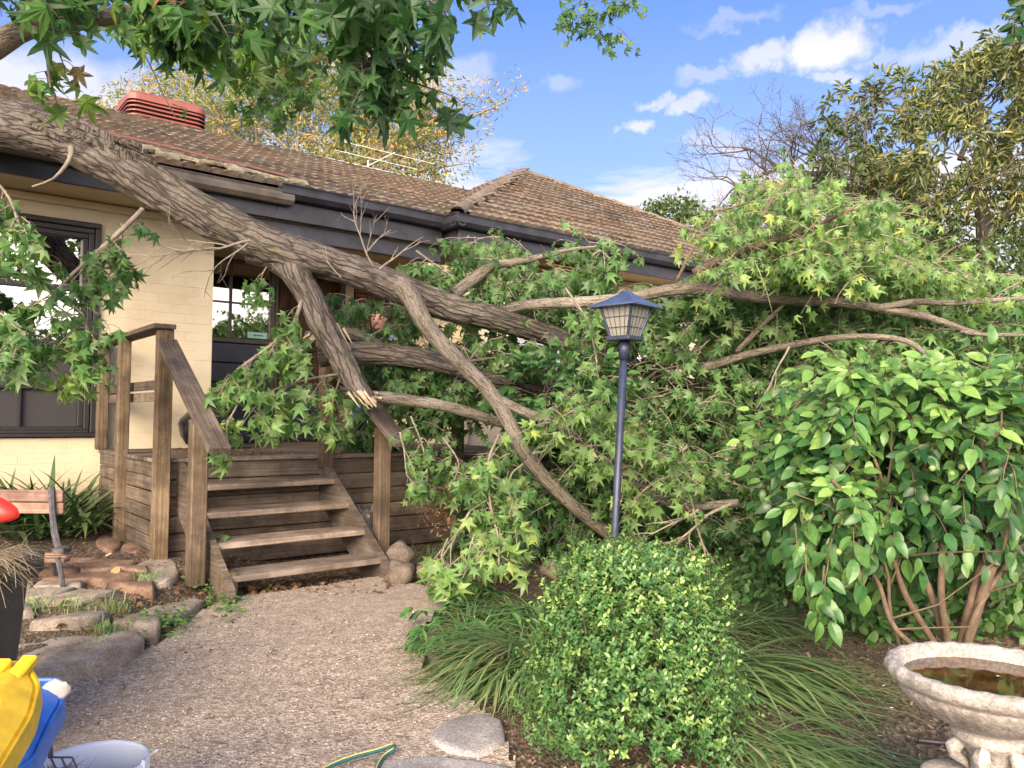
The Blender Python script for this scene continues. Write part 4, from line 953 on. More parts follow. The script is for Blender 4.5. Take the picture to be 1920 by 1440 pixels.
def cmass(poly, n, d0, d1, size, tone, nl=7, L=.25, hang=.8):
    for _ in range(n):
        x, y = poly_px(poly); a = rdir(); a.z = a.z*.4-.3; spray(lv, tw, at(x, y, random.uniform(d0, d1)), a, L*random.uniform(.6, 1.1), nl, size, tone=tone, hang=hang, rad=.003)
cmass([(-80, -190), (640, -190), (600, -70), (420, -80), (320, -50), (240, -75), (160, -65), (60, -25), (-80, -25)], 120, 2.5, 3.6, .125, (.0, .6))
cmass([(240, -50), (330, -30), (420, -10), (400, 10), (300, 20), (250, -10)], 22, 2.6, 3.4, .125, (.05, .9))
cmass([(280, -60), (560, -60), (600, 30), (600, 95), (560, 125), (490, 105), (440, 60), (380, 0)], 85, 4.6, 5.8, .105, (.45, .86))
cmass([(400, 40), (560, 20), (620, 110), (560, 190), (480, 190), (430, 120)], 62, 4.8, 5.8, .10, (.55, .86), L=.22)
cmass([(640, -130), (860, -140), (830, -85), (760, -75), (690, -30), (620, -50)], 34, 2.2, 2.9, .125, (.0, .55))
cmass([(190, -10), (330, 0), (330, 60), (200, 40)], 16, 4.2, 5.0, .11, (.3, .8))
carm([(600, 0, 2.7), (660, 30, 2.7), (700, 80, 2.65), (730, 120, 2.6), (742, 165, 2.6)], 14, .10, tone=(.0, .45))
carm([(690, -20, 2.6), (740, 40, 2.6), (780, 90, 2.6)], 9, .10, L=.2, tone=(.0, .5))
carm([(700, 110, 2.6), (655, 140, 2.6)], 5, .10, L=.18)
carm([(780, -20, 2.3), (820, 10, 2.25), (835, 30, 2.25)], 4, .15, L=.12, n=4, tone=(.0, .3))
carm([(870, -30, 2.3), (895, 10, 2.3)], 2, .12, L=.10, n=3, tone=(.0, .2))
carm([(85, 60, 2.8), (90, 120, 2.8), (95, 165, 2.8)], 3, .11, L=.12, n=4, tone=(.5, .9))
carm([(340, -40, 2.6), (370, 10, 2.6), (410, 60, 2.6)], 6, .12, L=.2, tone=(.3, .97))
carm([(250, 60, 3.0), (290, 140, 3.0), (305, 175, 3.0), (330, 222, 3.0)], 1, .06, L=.06, n=1, r0=.004)
cmass([(890, -60), (945, -60), (945, 15), (925, 30), (895, 10)], 9, 8.5, 9.5, .14, (.4, .8), nl=8, L=.35)
cmass([(1060, -80), (1175, -80), (1180, 30), (1160, 62), (1130, 50), (1080, 20)], 26, 8.5, 9.5, .14, (.35, .85), nl=8, L=.35)
# crown out of frame: it shades the front wall and the path
for _ in range(130):
    p = Vector((random.uniform(-7.5, -2.5), random.uniform(-.5, 4.2), random.uniform(3.9, 7.5)))
    q_ = p-CAM; d = q_.dot(fw)
    if d > .3 and abs(q_.dot(RT)/d*F) < 1000 and q_.dot(UP)/d*F < 760: continue
    a = rdir(); a.z -= .3; spray(lv, None, p, a, .5, 9, .16, tone=(.1, .7))
tw.smooth = True; tw.build('twig', M['twigd'], over, kind='stuff')
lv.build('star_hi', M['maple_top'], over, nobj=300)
# pinnate sprig at the top right corner
sprig = thing('overhanging_sprig', 'dark pinnate leaf sprig hanging into the top right corner', 'branch', at(1930, -60, 3.2))
lv = Leaves(); q = MB(); pts = [at(1935, -60, 3.2), at(1915, -10, 3.2), at(1900, 40, 3.2), at(1898, 66, 3.2)]; q.tube(pts, .003, 5)
for i in range(26):
    f = i/26; p = pts[0].lerp(pts[-1], .2+.8*f)+rv(.02); y = (RT*random.choice((-1, 1))*.8-UP*.5+rv(.2)); lv.add(p, y, TOCAM+rv(.5), .065, .0+.1*random.random())
q.build('stem', M['twigd'], sprig); lv.build('oval', M['maple_top'], sprig, nobj=40)

# ---------------------------------------------------------------- trees behind
def canopy(lv, centre, rad, n, size, tone, lean=.3, ntuft=10, shell=.55):
    for _ in range(n):
        d = rdir(); r = random.uniform(shell, 1)**.6; c = Vector(centre)+Vector((d.x*rad[0]*r, d.y*rad[1]*r, d.z*rad[2]*r)); tt = random.gauss(0, .12)
        for k in range(ntuft):
            a = (d*.6+rdir()).normalized(); lv.add(c+rv(size*.8), a, (rdir()+Vector((0, -.5, .6))).normalized(), size*random.uniform(.6, 1.2), min(1, max(0, random.uniform(*tone)+tt)))
def fork(q, p, d, L, r, dep, ends, grav=.0, spread=.55, zig=.14, n=6):
    pts = [Vector(p)]; d = Vector(d).normalized(); k = 5
    for i in range(k): d = (d+rv(zig)+Vector((0, 0, grav))).normalized(); pts.append(pts[-1]+d*L/k)
    q.tube(pts, [r*(1-.38*i/k) for i in range(k+1)], n if r > .02 else 4, cap=False)
    if dep == 0: ends.append((pts[-1], d)); return
    for _ in range(random.choice((2, 2, 3))):
        fork(q, pts[-1], (d+rdir()*spread).normalized(), L*random.uniform(.68, .88), r*.62, dep-1, ends, grav, spread, zig, n)
# golden flowering tree behind the house
gt = thing('golden_flowering_tree', 'tall golden and orange flowering tree behind the house roof', 'tree', Vector((-4.0, 20, .6)))
q = MB(); lv = Leaves(); ends = []
q.tube([Vector((-4.0, 20, .4)), Vector((-4.1, 20, 3.5)), Vector((-4.3, 20, 6.0))], [.32, .26, .2], 10)
for tgt, L, r in (((-7.5, 20, 9.0), 1.9, .11), ((-6, 19, 9.3), 1.5, .10), ((-4.5, 20, 9.6), 1.5, .12), ((-3.2, 19.5, 9.0), 1.5, .10), ((-8.8, 20, 8.0), 2.0, .09), ((-5.0, 21, 8.0), 1.3, .09), ((-9.8, 20, 7.9), 2.2, .08)):
    p0 = Vector((-4.2, 20, 5.2)); mid = p0.lerp(Vector(tgt), .45); q.tube([p0, mid+rv(.1), mid], [r*1.3, r*1.1, r], 7, cap=False); fork(q, mid, Vector(tgt)-mid, L*.62, r*.8, 4, ends, .02, .6)
for (a, b) in (((600, 330), (960, 185)), ((600, 330), (890, 170)), ((640, 320), (880, 305)), ((620, 320), (860, 240)), ((560, 330), (760, 130)), ((700, 300), (830, 150))):
    p0 = at(*a, 20); p1 = at(*b, 20); m1 = p0.lerp(p1, .5)+Vector((0, 0, -.15)); q.tube([p0, m1, p1], [.07, .045, .012], 6, cap=False)
    for f in np.linspace(.35, 1, 9):
        c = p0.lerp(p1, f)+rv(.12)
        for k in range(3): ends.append((c+rv(.3), rdir()))
        q.tube([c, c+rdir()*.45], [.015, .005], 4, cap=False)
q.smooth = True; q.build('trunk', M['twig'], gt)
for e, d in ends:
    x = (e-CAM); px = 960+F*x.dot(RT)/x.dot(fw); right = px > 720; tb = random.random(); flower = tb > (.45 if right else .72)
    for k in range(30 if not right else 16):
        a = (d+rdir()*1.1).normalized(); p = e+a*random.uniform(0, .38)+rv(.08)
        lv.add(p, a, (rdir()+TOCAM*.5).normalized(), random.uniform(.09, .15), random.uniform(.62, 1.0) if flower and random.random() < .75 else random.uniform(.0, .5))
for _ in range(1500):
    x, y = poly_px([(150, 205), (220, 170), (330, 110), (520, 80), (760, 100), (830, 200), (800, 290), (860, 340), (500, 330), (330, 270), (200, 240)]); c = at(x, y, random.uniform(19, 22)); fl = random.random() < .2
    for k in range(14): lv.add(c+rv(.18), rdir(), (rdir()+TOCAM*.5).normalized(), random.uniform(.10, .16), random.uniform(.62, 1) if fl else random.uniform(0, .5))
lv.build('lance', M['gold'], gt, stuff='crown')
# grey green tree at the right with bare outer branches
rt = thing('half_bare_tree', 'tall olive green tree with bare grey outer twigs behind the fallen crown', 'tree', Vector((8.0, 13, .6)))
q = MB(); lv = Leaves(); ends = []; ends2 = []
base = at(1850, 700, 13.5); base.z = .3; q.tube([base, at(1850, 620, 13.5), at(1830, 520, 13.5)], [.28, .24, .2], 10)
for (a, b, r) in (((1830, 520), (1700, 380), .13), ((1830, 520), (1900, 380), .13), ((1900, 560), (1960, 430), .12), ((1760, 520), (1640, 400), .10), ((1850, 520), (1820, 330), .12), ((1700, 380), (1620, 300), .08), ((1640, 400), (1540, 330), .07), ((1900, 380), (1880, 260), .08)):
    p0, p1 = at(*a, 13.5), at(*b, 13.3); q.tube([p0, p0.lerp(p1, .5)+rv(.1), p1], [r*1.2, r, r*.8], 8, cap=False)
for (px, py, ux, uy) in ((1640, 400, -1, .25), (1540, 330, -1, .35), (1560, 380, -1, .05), (1620, 330, -.5, .8), (1640, 340, -.8, .6), (1700, 380, -.3, 1), (1520, 420, -1, .35), (1500, 360, -.8, .55)):
    fork(q, at(px, py, 13.3), RT*ux+UP*uy, .70, .045, 6, ends, 0.0, .62, .16)
for (px, py, ux, uy) in ((1480, 400, -1, .6), (1440, 420, -.8, .3), (1570, 330, -.4, 1), (1620, 280, 0, 1), (1540, 320, -.6, .8), (1500, 340, -1, .4)): fork(q, at(px, py, 13.1), RT*ux+UP*uy, .42, .022, 5, ends, 0.0, .7, .2)
for (px, py, ux, uy) in ((1720, 330, -.1, 1), (1800, 300, .1, 1), (1900, 260, .2, 1), (1840, 330, 0, 1), (1760, 420, -.3, .5), (1900, 380, .6, .5), (1820, 480, -.6, .3), (1900, 480, .8, .2), (1700, 470, -1, .1)):
    fork(q, at(px, py, 13.2), RT*ux+UP*uy, .62, .05, 5, ends2, 0.0, .65, .16)
q.build('trunk', M['twigd'], rt)
for e, d in ends2:
    tb = random.gauss(0, .15)
    for k in range(9): a = (d+rdir()).normalized()-Vector((0, 0, .35)); lv.add(e+a*.06+rv(.05), a, rdir()+Vector((0, -.4, .6)), random.uniform(.12, .19), min(1, max(0, random.uniform(.1, .8)+tb)))
for e, d in random.sample(ends, min(len(ends), 260)):
    x = e-CAM; px = 960+F*x.dot(RT)/x.dot(fw)
    if px > 1530:
        for k in range(8): a = (d+rdir()).normalized()-Vector((0, 0, .35)); lv.add(e+a*.06, a, rdir()+Vector((0, -.4, .6)), random.uniform(.12, .18), random.uniform(0, .45))
for _ in range(1900):
    x, y = poly_px([(1560, 370), (1640, 270), (1710, 160), (1800, 110), (1880, 95), (1960, 60), (1960, 560), (1800, 560), (1700, 500), (1600, 420)]); c = at(x, y, random.uniform(12.3, 14.2)); tb = random.gauss(0, .15)
    if noise.noise(Vector((x*.011, y*.013, 3))) < -.24: continue
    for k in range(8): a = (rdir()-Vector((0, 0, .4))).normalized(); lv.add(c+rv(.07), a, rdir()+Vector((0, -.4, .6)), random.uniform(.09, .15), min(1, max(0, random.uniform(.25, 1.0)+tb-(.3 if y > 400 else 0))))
lv.build('lance', M['loquat'], rt, stuff='crown')
# small round tree beyond the wing roof, dark trees and shrubs closing the right
def simple_tree(name, label, base, cr, rad, n, size, m, tone, nt=10, cat='tree', shell=.5):
    t_ = thing(name, label, cat, base); q = MB(); ends = []
    q.tube([base-HZ*.2, base.lerp(cr, .5)+rv(.08), cr], [.16, .12, .05], 8)
    for _ in range(6): q.tube([base.lerp(cr, random.uniform(.5, .9)), cr+Vector((rdir().x*rad[0]*.6, rdir().y*rad[1]*.6, rdir().z*rad[2]*.5))], [.05, .015], 5, cap=False)
    q.build('trunk', M['twigd'], t_); lv = Leaves(); canopy(lv, cr, rad, n, size, tone, ntuft=nt, shell=shell); lv.build('small', M[m], t_, stuff='crown'); return t_
simple_tree('round_green_tree', 'rounded green tree top showing beyond the wing roof', Vector((6.3, 26, .6)), at(1262, 425, 26), (1.35, 1.2, .85), 330, .16, 'far', (.2, 1))
for k, (px, py, d, rx, rz, lab) in enumerate(((1420, 660, 13.5, 2.0, 1.6, 'dark shrub in the gap behind the fallen branches right of the lamp post'), (1640, 640, 13, 2.2, 1.7, 'dark shrub beneath the half bare tree'), (1860, 660, 12, 2.4, 1.8, 'dark green shrub at the right edge beneath the olive tree'))):
    p = at(px, py, d); b = Vector((p.x, p.y, gz(p.x, p.y))); simple_tree('background_shrub', lab, b, p, (rx, 1.2, rz), 700, .13, 'far', (.0, .5), cat='shrub', shell=.2)
# street trees and hedge behind the photographer: they show in the window panes
for k, (x, y, h, rr) in enumerate(((-17, -19, 4.2, 2.6), (-9.5, -22, 4.6, 2.8), (1.5, -22, 3.4, 2.4), (12, -21, 4.8, 2.8), (21, -16, 5.0, 2.8))):
    b = Vector((x, y, -.25)); c = Vector((x, y, h*.56)); simple_tree('street_tree', 'street tree seen only mirrored in the window panes, '+['first', 'second', 'third', 'fourth', 'last'][k]+' of its row from the left', b, c, (rr*1.2, 1.8, h*.46), 750, .34, 'far', (0, .6), nt=7, shell=.15)
# ---------------------------------------------------------------- lamp post
lp_base = at(1150, 1055, 4.3); lp_top = at(1171, 640, 4.3); axis = (lp_top-lp_base).normalized(); b0 = lp_base-axis*((lp_base.z-gz(lp_base.x, lp_base.y)+.03)/axis.z)
lamp = thing('garden_lamp_post', 'leaning blue black garden lamp post with square tapered lantern and pyramid cap', 'lamp post', b0)
q = MB(); q.tube([b0, lp_base, lp_top-axis*.0], .021, 20); q.tube([lp_top-axis*.10, lp_top+axis*.012], .029, 20); q.smooth = True; q.build('pole', M['lampmetal'], lamp)
ax = Vector((math.cos(.33), -math.sin(.33), 0)); ay = Vector((math.sin(.33), math.cos(.33), 0)); ax = Vector((.74, -.67, 0)); ay = Vector((.67, .74, 0))
zb = lp_top+axis*.01; hh = .172; rb, rt_ = .056, .099
def lpt(i, j, r, h): return zb+axis*h+ax*i*r+ay*j*r
q = MB(); q.box(zb+axis*.004, ax*.075, ay*.075, HZ*.012, .004); q.build('lantern_base', M['lampmetal'], lamp)
for i, j in ((-1, -1), (1, -1), (1, 1), (-1, 1)):
    q = MB(); q.tube([lpt(i, j, rb, .01), lpt(i, j, rt_, hh)], .0075, 6); q.build('corner_bar', M['lampmetal'], lamp)
mg = mat('frosted_lantern_glass'); m_, g_, b_ = mg; b_.inputs['Base Color'].default_value = (.27, .27, .25, 1); b_.inputs['Roughness'].default_value = .35; M['frost'] = m_
for (i0, j0), (i1, j1) in (((-1, -1), (1, -1)), ((1, -1), (1, 1)), ((1, 1), (-1, 1)), ((-1, 1), (-1, -1))):
    q = MB(); q.add([lpt(i0, j0, rb-.004, .012), lpt(i1, j1, rb-.004, .012), lpt(i1, j1, rt_-.006, hh), lpt(i0, j0, rt_-.006, hh)], [(0, 1, 2, 3)]); pn = q.build('pane', M['frost'], lamp)
    q = MB()
    for f in (.2, .4, .6, .8): q.tube([lpt(i0, j0, rb, .012).lerp(lpt(i1, j1, rb, .012), f), lpt(i0, j0, rt_, hh).lerp(lpt(i1, j1, rt_, hh), f)], .0016, 4)
    for h in (.3, .62):
        r = rb+(rt_-rb)*h; q.tube([lpt(i0, j0, r, hh*h+.01), lpt(i1, j1, r, hh*h+.01)], .0016, 4)
    q.build('lead_bars', M['iron'], lamp)
q = MB(); R0, R1 = .143, .02
vs = []
for r, h in ((R0, hh-.002), (R0, hh+.007), (.082, hh+.040), (.012, hh+.088)):
    vs += [lpt(i, j, r, h) for i, j in ((-1, -1), (1, -1), (1, 1), (-1, 1))]
q.add(vs, [(i*4+k, i*4+(k+1) % 4, (i+1)*4+(k+1) % 4, (i+1)*4+k) for i in range(3) for k in range(4)]+[(3, 2, 1, 0), (12, 13, 14, 15)])
q.build('cap', simple('blue_lamp_cap_enamel', (.055, .08, .17), .38, nscale=14, namt=.35, bmp=.001), lamp)
q = MB(); q.tube([zb+axis*(hh+.085), zb+axis*(hh+.10)], [.008, .005], 8); q.build('finial', M['lampmetal'], lamp)

# ---------------------------------------------------------------- boxwood
bx = Vector((.49, 3.12, gz(.49, 3.12)))
box_ = thing('boxwood_shrub', 'dense boxwood shrub with bright green tips in front of the lamp post', 'shrub', bx)
lv = Leaves(); tw = MB()
def boxr(a, h):      # radius of the bush at height fraction h
    return (.415*math.sqrt(max(.02, 1-(h*.93)**2.6))*(1-.12*h))*(1+.30*noise.noise(Vector((math.cos(a)*1.9, math.sin(a)*1.9, h*3.3))))
nsh = 5600
for i in range(nsh):
    a = random.uniform(0, 2*math.pi); h = random.random()**.8; shell = random.uniform(.62, 1.0) if random.random() < .85 else random.uniform(.2, .6)
    zt = .70*(1+.05*noise.noise(Vector((math.cos(a)*2, math.sin(a)*2, 5)))); r = boxr(a, h)*shell
    p = bx+Vector((math.cos(a)*r, math.sin(a)*r*.9, .03+h*zt)); out = Vector((math.cos(a), math.sin(a), .25+1.2*h)).normalized()
    if h > .93 or random.random() < .1: p = bx+Vector((math.cos(a)*r*random.random(), math.sin(a)*r*random.random(), zt*random.uniform(.93, 1.0)))
    d = (out*.8+Vector((0, 0, .5))+rv(.35)).normalized(); L = random.uniform(.05, .11); n = random.choice((6, 8, 9)); tip = random.random() < (.5 if h > .75 else .2)
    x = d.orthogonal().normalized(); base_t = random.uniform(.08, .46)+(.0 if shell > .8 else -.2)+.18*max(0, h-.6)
    for k in range(n):
        f = (k+1)/n; x = (Matrix.Rotation(1.57 if k % 2 else 1.6, 3, d) @ x); sgn = 1 if k % 2 else -1
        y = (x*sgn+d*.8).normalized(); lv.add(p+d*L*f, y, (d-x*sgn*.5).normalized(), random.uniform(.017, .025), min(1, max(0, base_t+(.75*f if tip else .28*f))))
    if i % 3 == 0: tw.tube([p-d*.03, p+d*L], [.0018, .0008], 3, cap=False)
for k in range(14):
    a = k*.45; tw.tube([bx, bx+Vector((math.cos(a)*.08, math.sin(a)*.08, .3)), bx+Vector((math.cos(a)*.14, math.sin(a)*.14, .62))], [.012, .008, .004], 5, cap=False)
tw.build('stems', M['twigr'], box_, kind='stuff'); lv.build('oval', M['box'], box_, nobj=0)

# ---------------------------------------------------------------- camellia
cb = on_ground(1785, 1262); cb = Vector((cb.x, cb.y, gz(cb.x, cb.y)-.02))
cm_ = thing('camellia_shrub', 'large glossy leaved camellia shrub on tan stems behind the stone birdbath', 'shrub', cb)
lv = Leaves(); tw = MB(); CD = 4.0
stems = [((1785, 1255), (1700, 1120), (1660, 1010), (1560, 900), .022), ((1788, 1255), (1740, 1100), (1690, 1000), (1640, 860), .024), ((1785, 1255), (1765, 1120), (1765, 1000), (1730, 820), .024),
         ((1790, 1255), (1825, 1110), (1850, 1010), (1840, 820), .03), ((1795, 1255), (1850, 1090), (1890, 980), (1930, 820), .034), ((1780, 1255), (1680, 1180), (1640, 1080), (1560, 1010), .018), ((1700, 1260), (1670, 1150), (1660, 1060), (1600, 980), .013), ((1800, 1250), (1830, 1150), (1900, 1040), (1960, 980), .02)]
for k, (a, b, c, d, r) in enumerate(stems):
    dd = cb.y+.0; D0 = (cb-CAM).dot(fw)
    r *= .76; P, R_ = smooth_path([(at(*a, D0), r), (at(*b, D0-.1-.05*(k % 3)), r*.85), (at(*c, D0-.15+.1*(k % 2)), r*.7), (at(*d, D0-.1+.2*((k*7) % 3-1)), r*.4)], .05); q = MB(); q.tube(P, R_, 10, disp=bark_disp(.08)); q.smooth = True; q.build('stem', M['twigr'], cm_)
    for _ in range(3):
        p = random.choice(P[len(P)//2:]); e = p+Vector((random.gauss(0, .25), random.gauss(-.1, .2), random.uniform(.05, .4))); tw.tube([p, p.lerp(e, .5)+rv(.02), e], [r*.4, r*.25, .003], 5, cap=False)
def shoot(p, d, L, n, size, tone, droop=.1):
    size = size*random.uniform(.75, 1.05); pts = [Vector(p)]; d = Vector(d).normalized()
    for i in range(n): d = (d+Vector((0, 0, -droop))+rv(.08)).normalized(); pts.append(pts[-1]+d*L/n)
    tw.tube(pts, [.0035*(1-.6*i/n) for i in range(n+1)], 4, cap=False)
    tb = random.gauss(0, .10); s0 = random.choice((-1, 1))
    for i in range(1, n+1):
        dd = (pts[i]-pts[i-1]).normalized(); side = dd.cross(Vector((0, 0, 1))+rv(.3)).normalized()*(s0 if i % 2 else -s0)
        y = (side*.8+dd*.7+Vector((0, 0, -.12))+rv(.22)).normalized() if i < n else dd; s = size*1.08*random.uniform(.75, 1.15)
        lv.add(pts[i]+y*.008, y, (Vector((0, -.7, .8))+rv(.42)).normalized(), s, min(1, max(0, random.uniform(*tone)+tb+.18*(i == n))))
def crown(cpx, cpy, rx, ry, n, d0, d1, tone, shell=.5, top=0):
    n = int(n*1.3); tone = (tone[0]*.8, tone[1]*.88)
    c = at(cpx, cpy, (d0+d1)/2)
    for _ in range(n):
        d = rdir(); r = random.uniform(shell, 1); x = cpx+d.x*rx*r; y = cpy-d.z*ry*r; dep = (d0+d1)/2+d.y*(d1-d0)/2*r
        if (x-1655)**2/55**2+(y-885)**2/34**2 < 1 and dep < 4.3: continue
        p = at(x, y, dep); out = (p-c).normalized(); tn = (tone[0]+(.36 if d.z > .3 else .05), min(1, tone[1]+(.45 if d.z > .3 else .08)))  # upper leaves toned lighter to stand for light from above
        shoot(p, (out+Vector((0, 0, .25 if d.z > 0 else -.35))+rv(.2)), random.uniform(.14, .26), random.choice((5, 6, 7)), .086, tn, .12 if d.z > 0 else .22)
crown(1720, 865, 240, 140, 330, 3.35, 4.7, (.05, .55)); crown(1880, 835, 160, 125, 150, 3.2, 4.6, (.05, .6)); crown(1540, 870, 95, 95, 80, 3.7, 4.7, (.1, .6)); crown(1650, 745, 170, 50, 80, 3.5, 4.4, (.3, .8)); crown(1700, 940, 170, 45, 55, 3.4, 4.2, (.1, .55)); crown(1570, 950, 85, 55, 40, 3.4, 4.2, (.2, .7))
crown(1830, 740, 130, 45, 45, 3.4, 4.4, (.35, .9)); crown(1455, 830, 45, 50, 14, 4.0, 4.8, (.2, .6))
for (x, y, dep) in ((1520, 1020, 3.4), (1510, 1060, 3.35), (1545, 1080, 3.3), (1560, 1030, 3.3), (1600, 1010, 3.3), (1545, 1095, 3.3), (1490, 1000, 3.4), (1610, 1030, 3.35), (1505, 980, 3.5)):
    shoot(at(x, y-20, dep), Vector((random.gauss(-.1, .15), -.1, -1)), .22, 7, .10, (.35, .7), .15)
crown(1800, 975, 150, 45, 70, 3.5, 4.4, (.1, .5)); crown(1640, 985, 110, 40, 36, 3.5, 4.3, (.1, .55)); crown(1740, 880, 200, 100, 170, 3.7, 4.6, (.0, .2), shell=.05); crown(1480, 900, 50, 60, 18, 3.9, 4.6, (.1, .5)); crown(1840, 1120, 130, 60, 26, 4.4, 5.2, (.05, .4)); crown(1600, 1120, 90, 70, 16, 4.6, 5.3, (.0, .3))  # the central low-tone crown paints in the shaded interior
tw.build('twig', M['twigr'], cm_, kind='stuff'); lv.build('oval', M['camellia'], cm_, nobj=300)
q = MB()
for (x, y) in ((1748, 878), (1803, 876), (1785, 888), (1572, 1035)):
    s_ = MB(); c = at(x, y, 3.3); s_.lathe([(.001, -.014), (.010, -.010), (.0145, 0), (.011, .009), (.002, .014)], c, 12); s_.smooth = True; s_.build('fruit', simple('pale_green_fruit', (.20, .28, .08), .4), cm_)
# a second broad-leaved shrub swallowed by the fallen crown
sb_ = on_ground(1080, 1040); sb_ = Vector((at(1080, 800, 6.6).x, at(1080, 800, 6.6).y, .35))
s2 = thing('buried_shrub', 'broad leaved garden shrub half buried under the fallen branches left of the lamp post', 'shrub', sb_)
lv = Leaves(); tw = MB()
for _ in range(150):
    d = rdir(); p = at(1060+d.x*85, 735-d.z*50, 5.95+d.y*.3); shoot(p, (d+Vector((0, -.3, .3))), .16, 5, .085, (.1, .6))
for k in range(6): tw.tube([sb_, sb_+Vector((random.gauss(0, .1), random.gauss(-.2, .1), .7)), at(1060+random.gauss(0, 50), 740, 6.0)], [.014, .01, .005], 5)
tw.build('stems', M['twigr'], s2, kind='stuff'); lv.build('oval', M['camellia'], s2, stuff='leaves')

# ---------------------------------------------------------------- birdbath
bc = at(1860, 1262, 2.17); BR = .262; bz = bc.z; bg0 = Vector((bc.x, bc.y, gz(bc.x, bc.y)))
bb = thing('stone_birdbath', 'weathered pale stone birdbath with fluted bowl, brown water and cherub base', 'birdbath', bg0)
def flute(amp, n, z0, z1):
    def f(a, j, z): return amp*abs(math.cos(a*n/2))*(1 if z0 < z < z1 else 0)-.0+.006*noise.noise(Vector((math.cos(a)*9, math.sin(a)*9, z*40)))
    return f
q = MB(); q.lathe([(.05, -.150), (.085, -.146), (.10, -.138), (.150, -.120), (.190, -.095), (.218, -.066), (.232, -.044), (.238, -.040), (.243, -.034), (.250, -.030), (.261, -.018), (.265, -.004), (.262, .008), (.250, .016), (.236, .014), (.228, .004), (.224, -.014), (.205, -.050), (.15, -.075), (.01, -.085)], bc, 96, wob=flute(.045, 34, -.12, -.043))
for i, v in enumerate(q.v):
    a = math.atan2(v[1]-bc.y, v[0]-bc.x); dz = v[2]-bc.z
    if -.025 < dz < .02 and math.hypot(v[0]-bc.x, v[1]-bc.y) > .235: k = 1+.010*math.sin(a*26)+.006*math.sin(a*53); q.v[i] = (bc.x+(v[0]-bc.x)*k, bc.y+(v[1]-bc.y)*k, v[2]+.002*math.sin(a*26+1))
q.smooth = True; q.build('bowl', M['urn'], bb)
wm, wg, wb = mat('brown_bath_water'); wp = wg.n('ShaderNodeNewGeometry').outputs['Position']
wg.L.new(wg.ramp(wg.noise(wp, 12, 5, .6), [(.35, (.018, .010, .006)), (.55, (.085, .035, .012)), (.7, (.16, .075, .025))]), wb.inputs['Base Color']); wb.inputs['Roughness'].default_value = .04
q = MB(); q.v = []; n = 48; q.add([bc+Vector((0, 0, -.022))]+[bc+Vector((.2265*math.cos(2*math.pi*k/n), .2265*math.sin(2*math.pi*k/n), -.022)) for k in range(n)], [(0, 1+k, 1+(k+1) % n) for k in range(n)]); q.build('water', wm, bb)
lv = Leaves()
for x, y, t_ in ((1868, 1245, .9), (1905, 1262, .3), (1800, 1240, .1)): p = at(x, y, 2.2); p.z = bc.z-.018; lv.add(p, Vector((1, .2, 0)), Vector((0, 0, 1)), .03, t_)
lv.build('oval', M['dead'], bb, nobj=3)
q = MB(); q.lathe([(.10, -.32), (.10, -.30), (.072, -.29), (.055, -.26), (.058, -.22), (.075, -.19), (.095, -.178), (.105, -.165), (.10, -.15), (.07, -.146)], bc, 48, wob=flute(.09, 12, -.27, -.18)); q.smooth = True; q.build('stem', M['urn'], bb)
q = MB()
for k in range(7):
    a = k*.9+.3; p = bc+Vector((.085*math.cos(a), .085*math.sin(a), -.185)); pts = [p+Vector((math.cos(a)*.02*math.sin(t_*1.2), math.sin(a)*.02*math.sin(t_*1.2), -.018*t_)) for t_ in range(5)]; q.tube(pts, [.018, .022, .018, .012, .004], 8)
q.smooth = True; q.build('acanthus_scroll', M['urn'], bb, kind='stuff')
def cherub(c, fa):
    """small curled cherub figure as one skin-grown body"""
    me = bpy.data.meshes.new('cherub'); f = Vector((math.cos(fa), math.sin(fa), 0)); s = Vector((-math.sin(fa), math.cos(fa), 0))
    def L(a, b, z): return c+f*a+s*b+HZ*z
    V = [(L(0, 0, .06), .060), (L(.015, 0, .12), .066), (L(.02, 0, .165), .055), (L(.03, 0, .195), .036), (L(.045, 0, .235), .066), (L(.05, 0, .262), .064),
         (L(.04, .055, .16), .026), (L(.085, .065, .125), .020), (L(.10, .03, .15), .016), (L(.04, -.055, .16), .026), (L(.085, -.065, .125), .020), (L(.10, -.03, .15), .016),
         (L(.07, .045, .055), .036), (L(.12, .05, .085), .027), (L(.125, .05, .02), .020), (L(.07, -.045, .055), .036), (L(.12, -.05, .085), .027), (L(.125, -.05, .02), .020)]
    E_ = [(0, 1), (1, 2), (2, 3), (3, 4), (4, 5), (2, 6), (6, 7), (7, 8), (2, 9), (9, 10), (10, 11), (0, 12), (12, 13), (13, 14), (0, 15), (15, 16), (16, 17)]
    me.from_pydata([tuple(v) for v, r in V], E_, []); o = bpy.data.objects.new('cherub', me); C.objects.link(o); me.materials.append(M['urn'])
    o.modifiers.new('skin', 'SKIN')
    for d_, (v, r) in zip(me.skin_vertices[0].data, V): d_.radius = (r, r)
    me.skin_vertices[0].data[0].use_root = True
    o.modifiers.new('sub', 'SUBSURF').levels = 2; o.modifiers['sub'].render_levels = 2; o.modifiers['skin'].use_smooth_shade = True
    return adopt(o, bb)
for k in range(3): a = -1.9+k*2.09; cherub(bg0+Vector((.085*math.cos(a), .085*math.sin(a), .075)), a)
q = MB(); q.lathe([(.19, 0), (.19, .03), (.17, .05), (.15, .11), (.13, .16), (.10, .18), (.05, .19), (.05, .45)], bg0, 40, wob=lambda a, j, z: .03*math.sin(a*9+z*30)); q.smooth = True; q.build('plinth', M['urn'], bb)
pp_ = thing('irrigation_pipe', 'short dark irrigation pipe poking out of the mulch beside the birdbath', 'pipe', on_ground(1730, 1388))
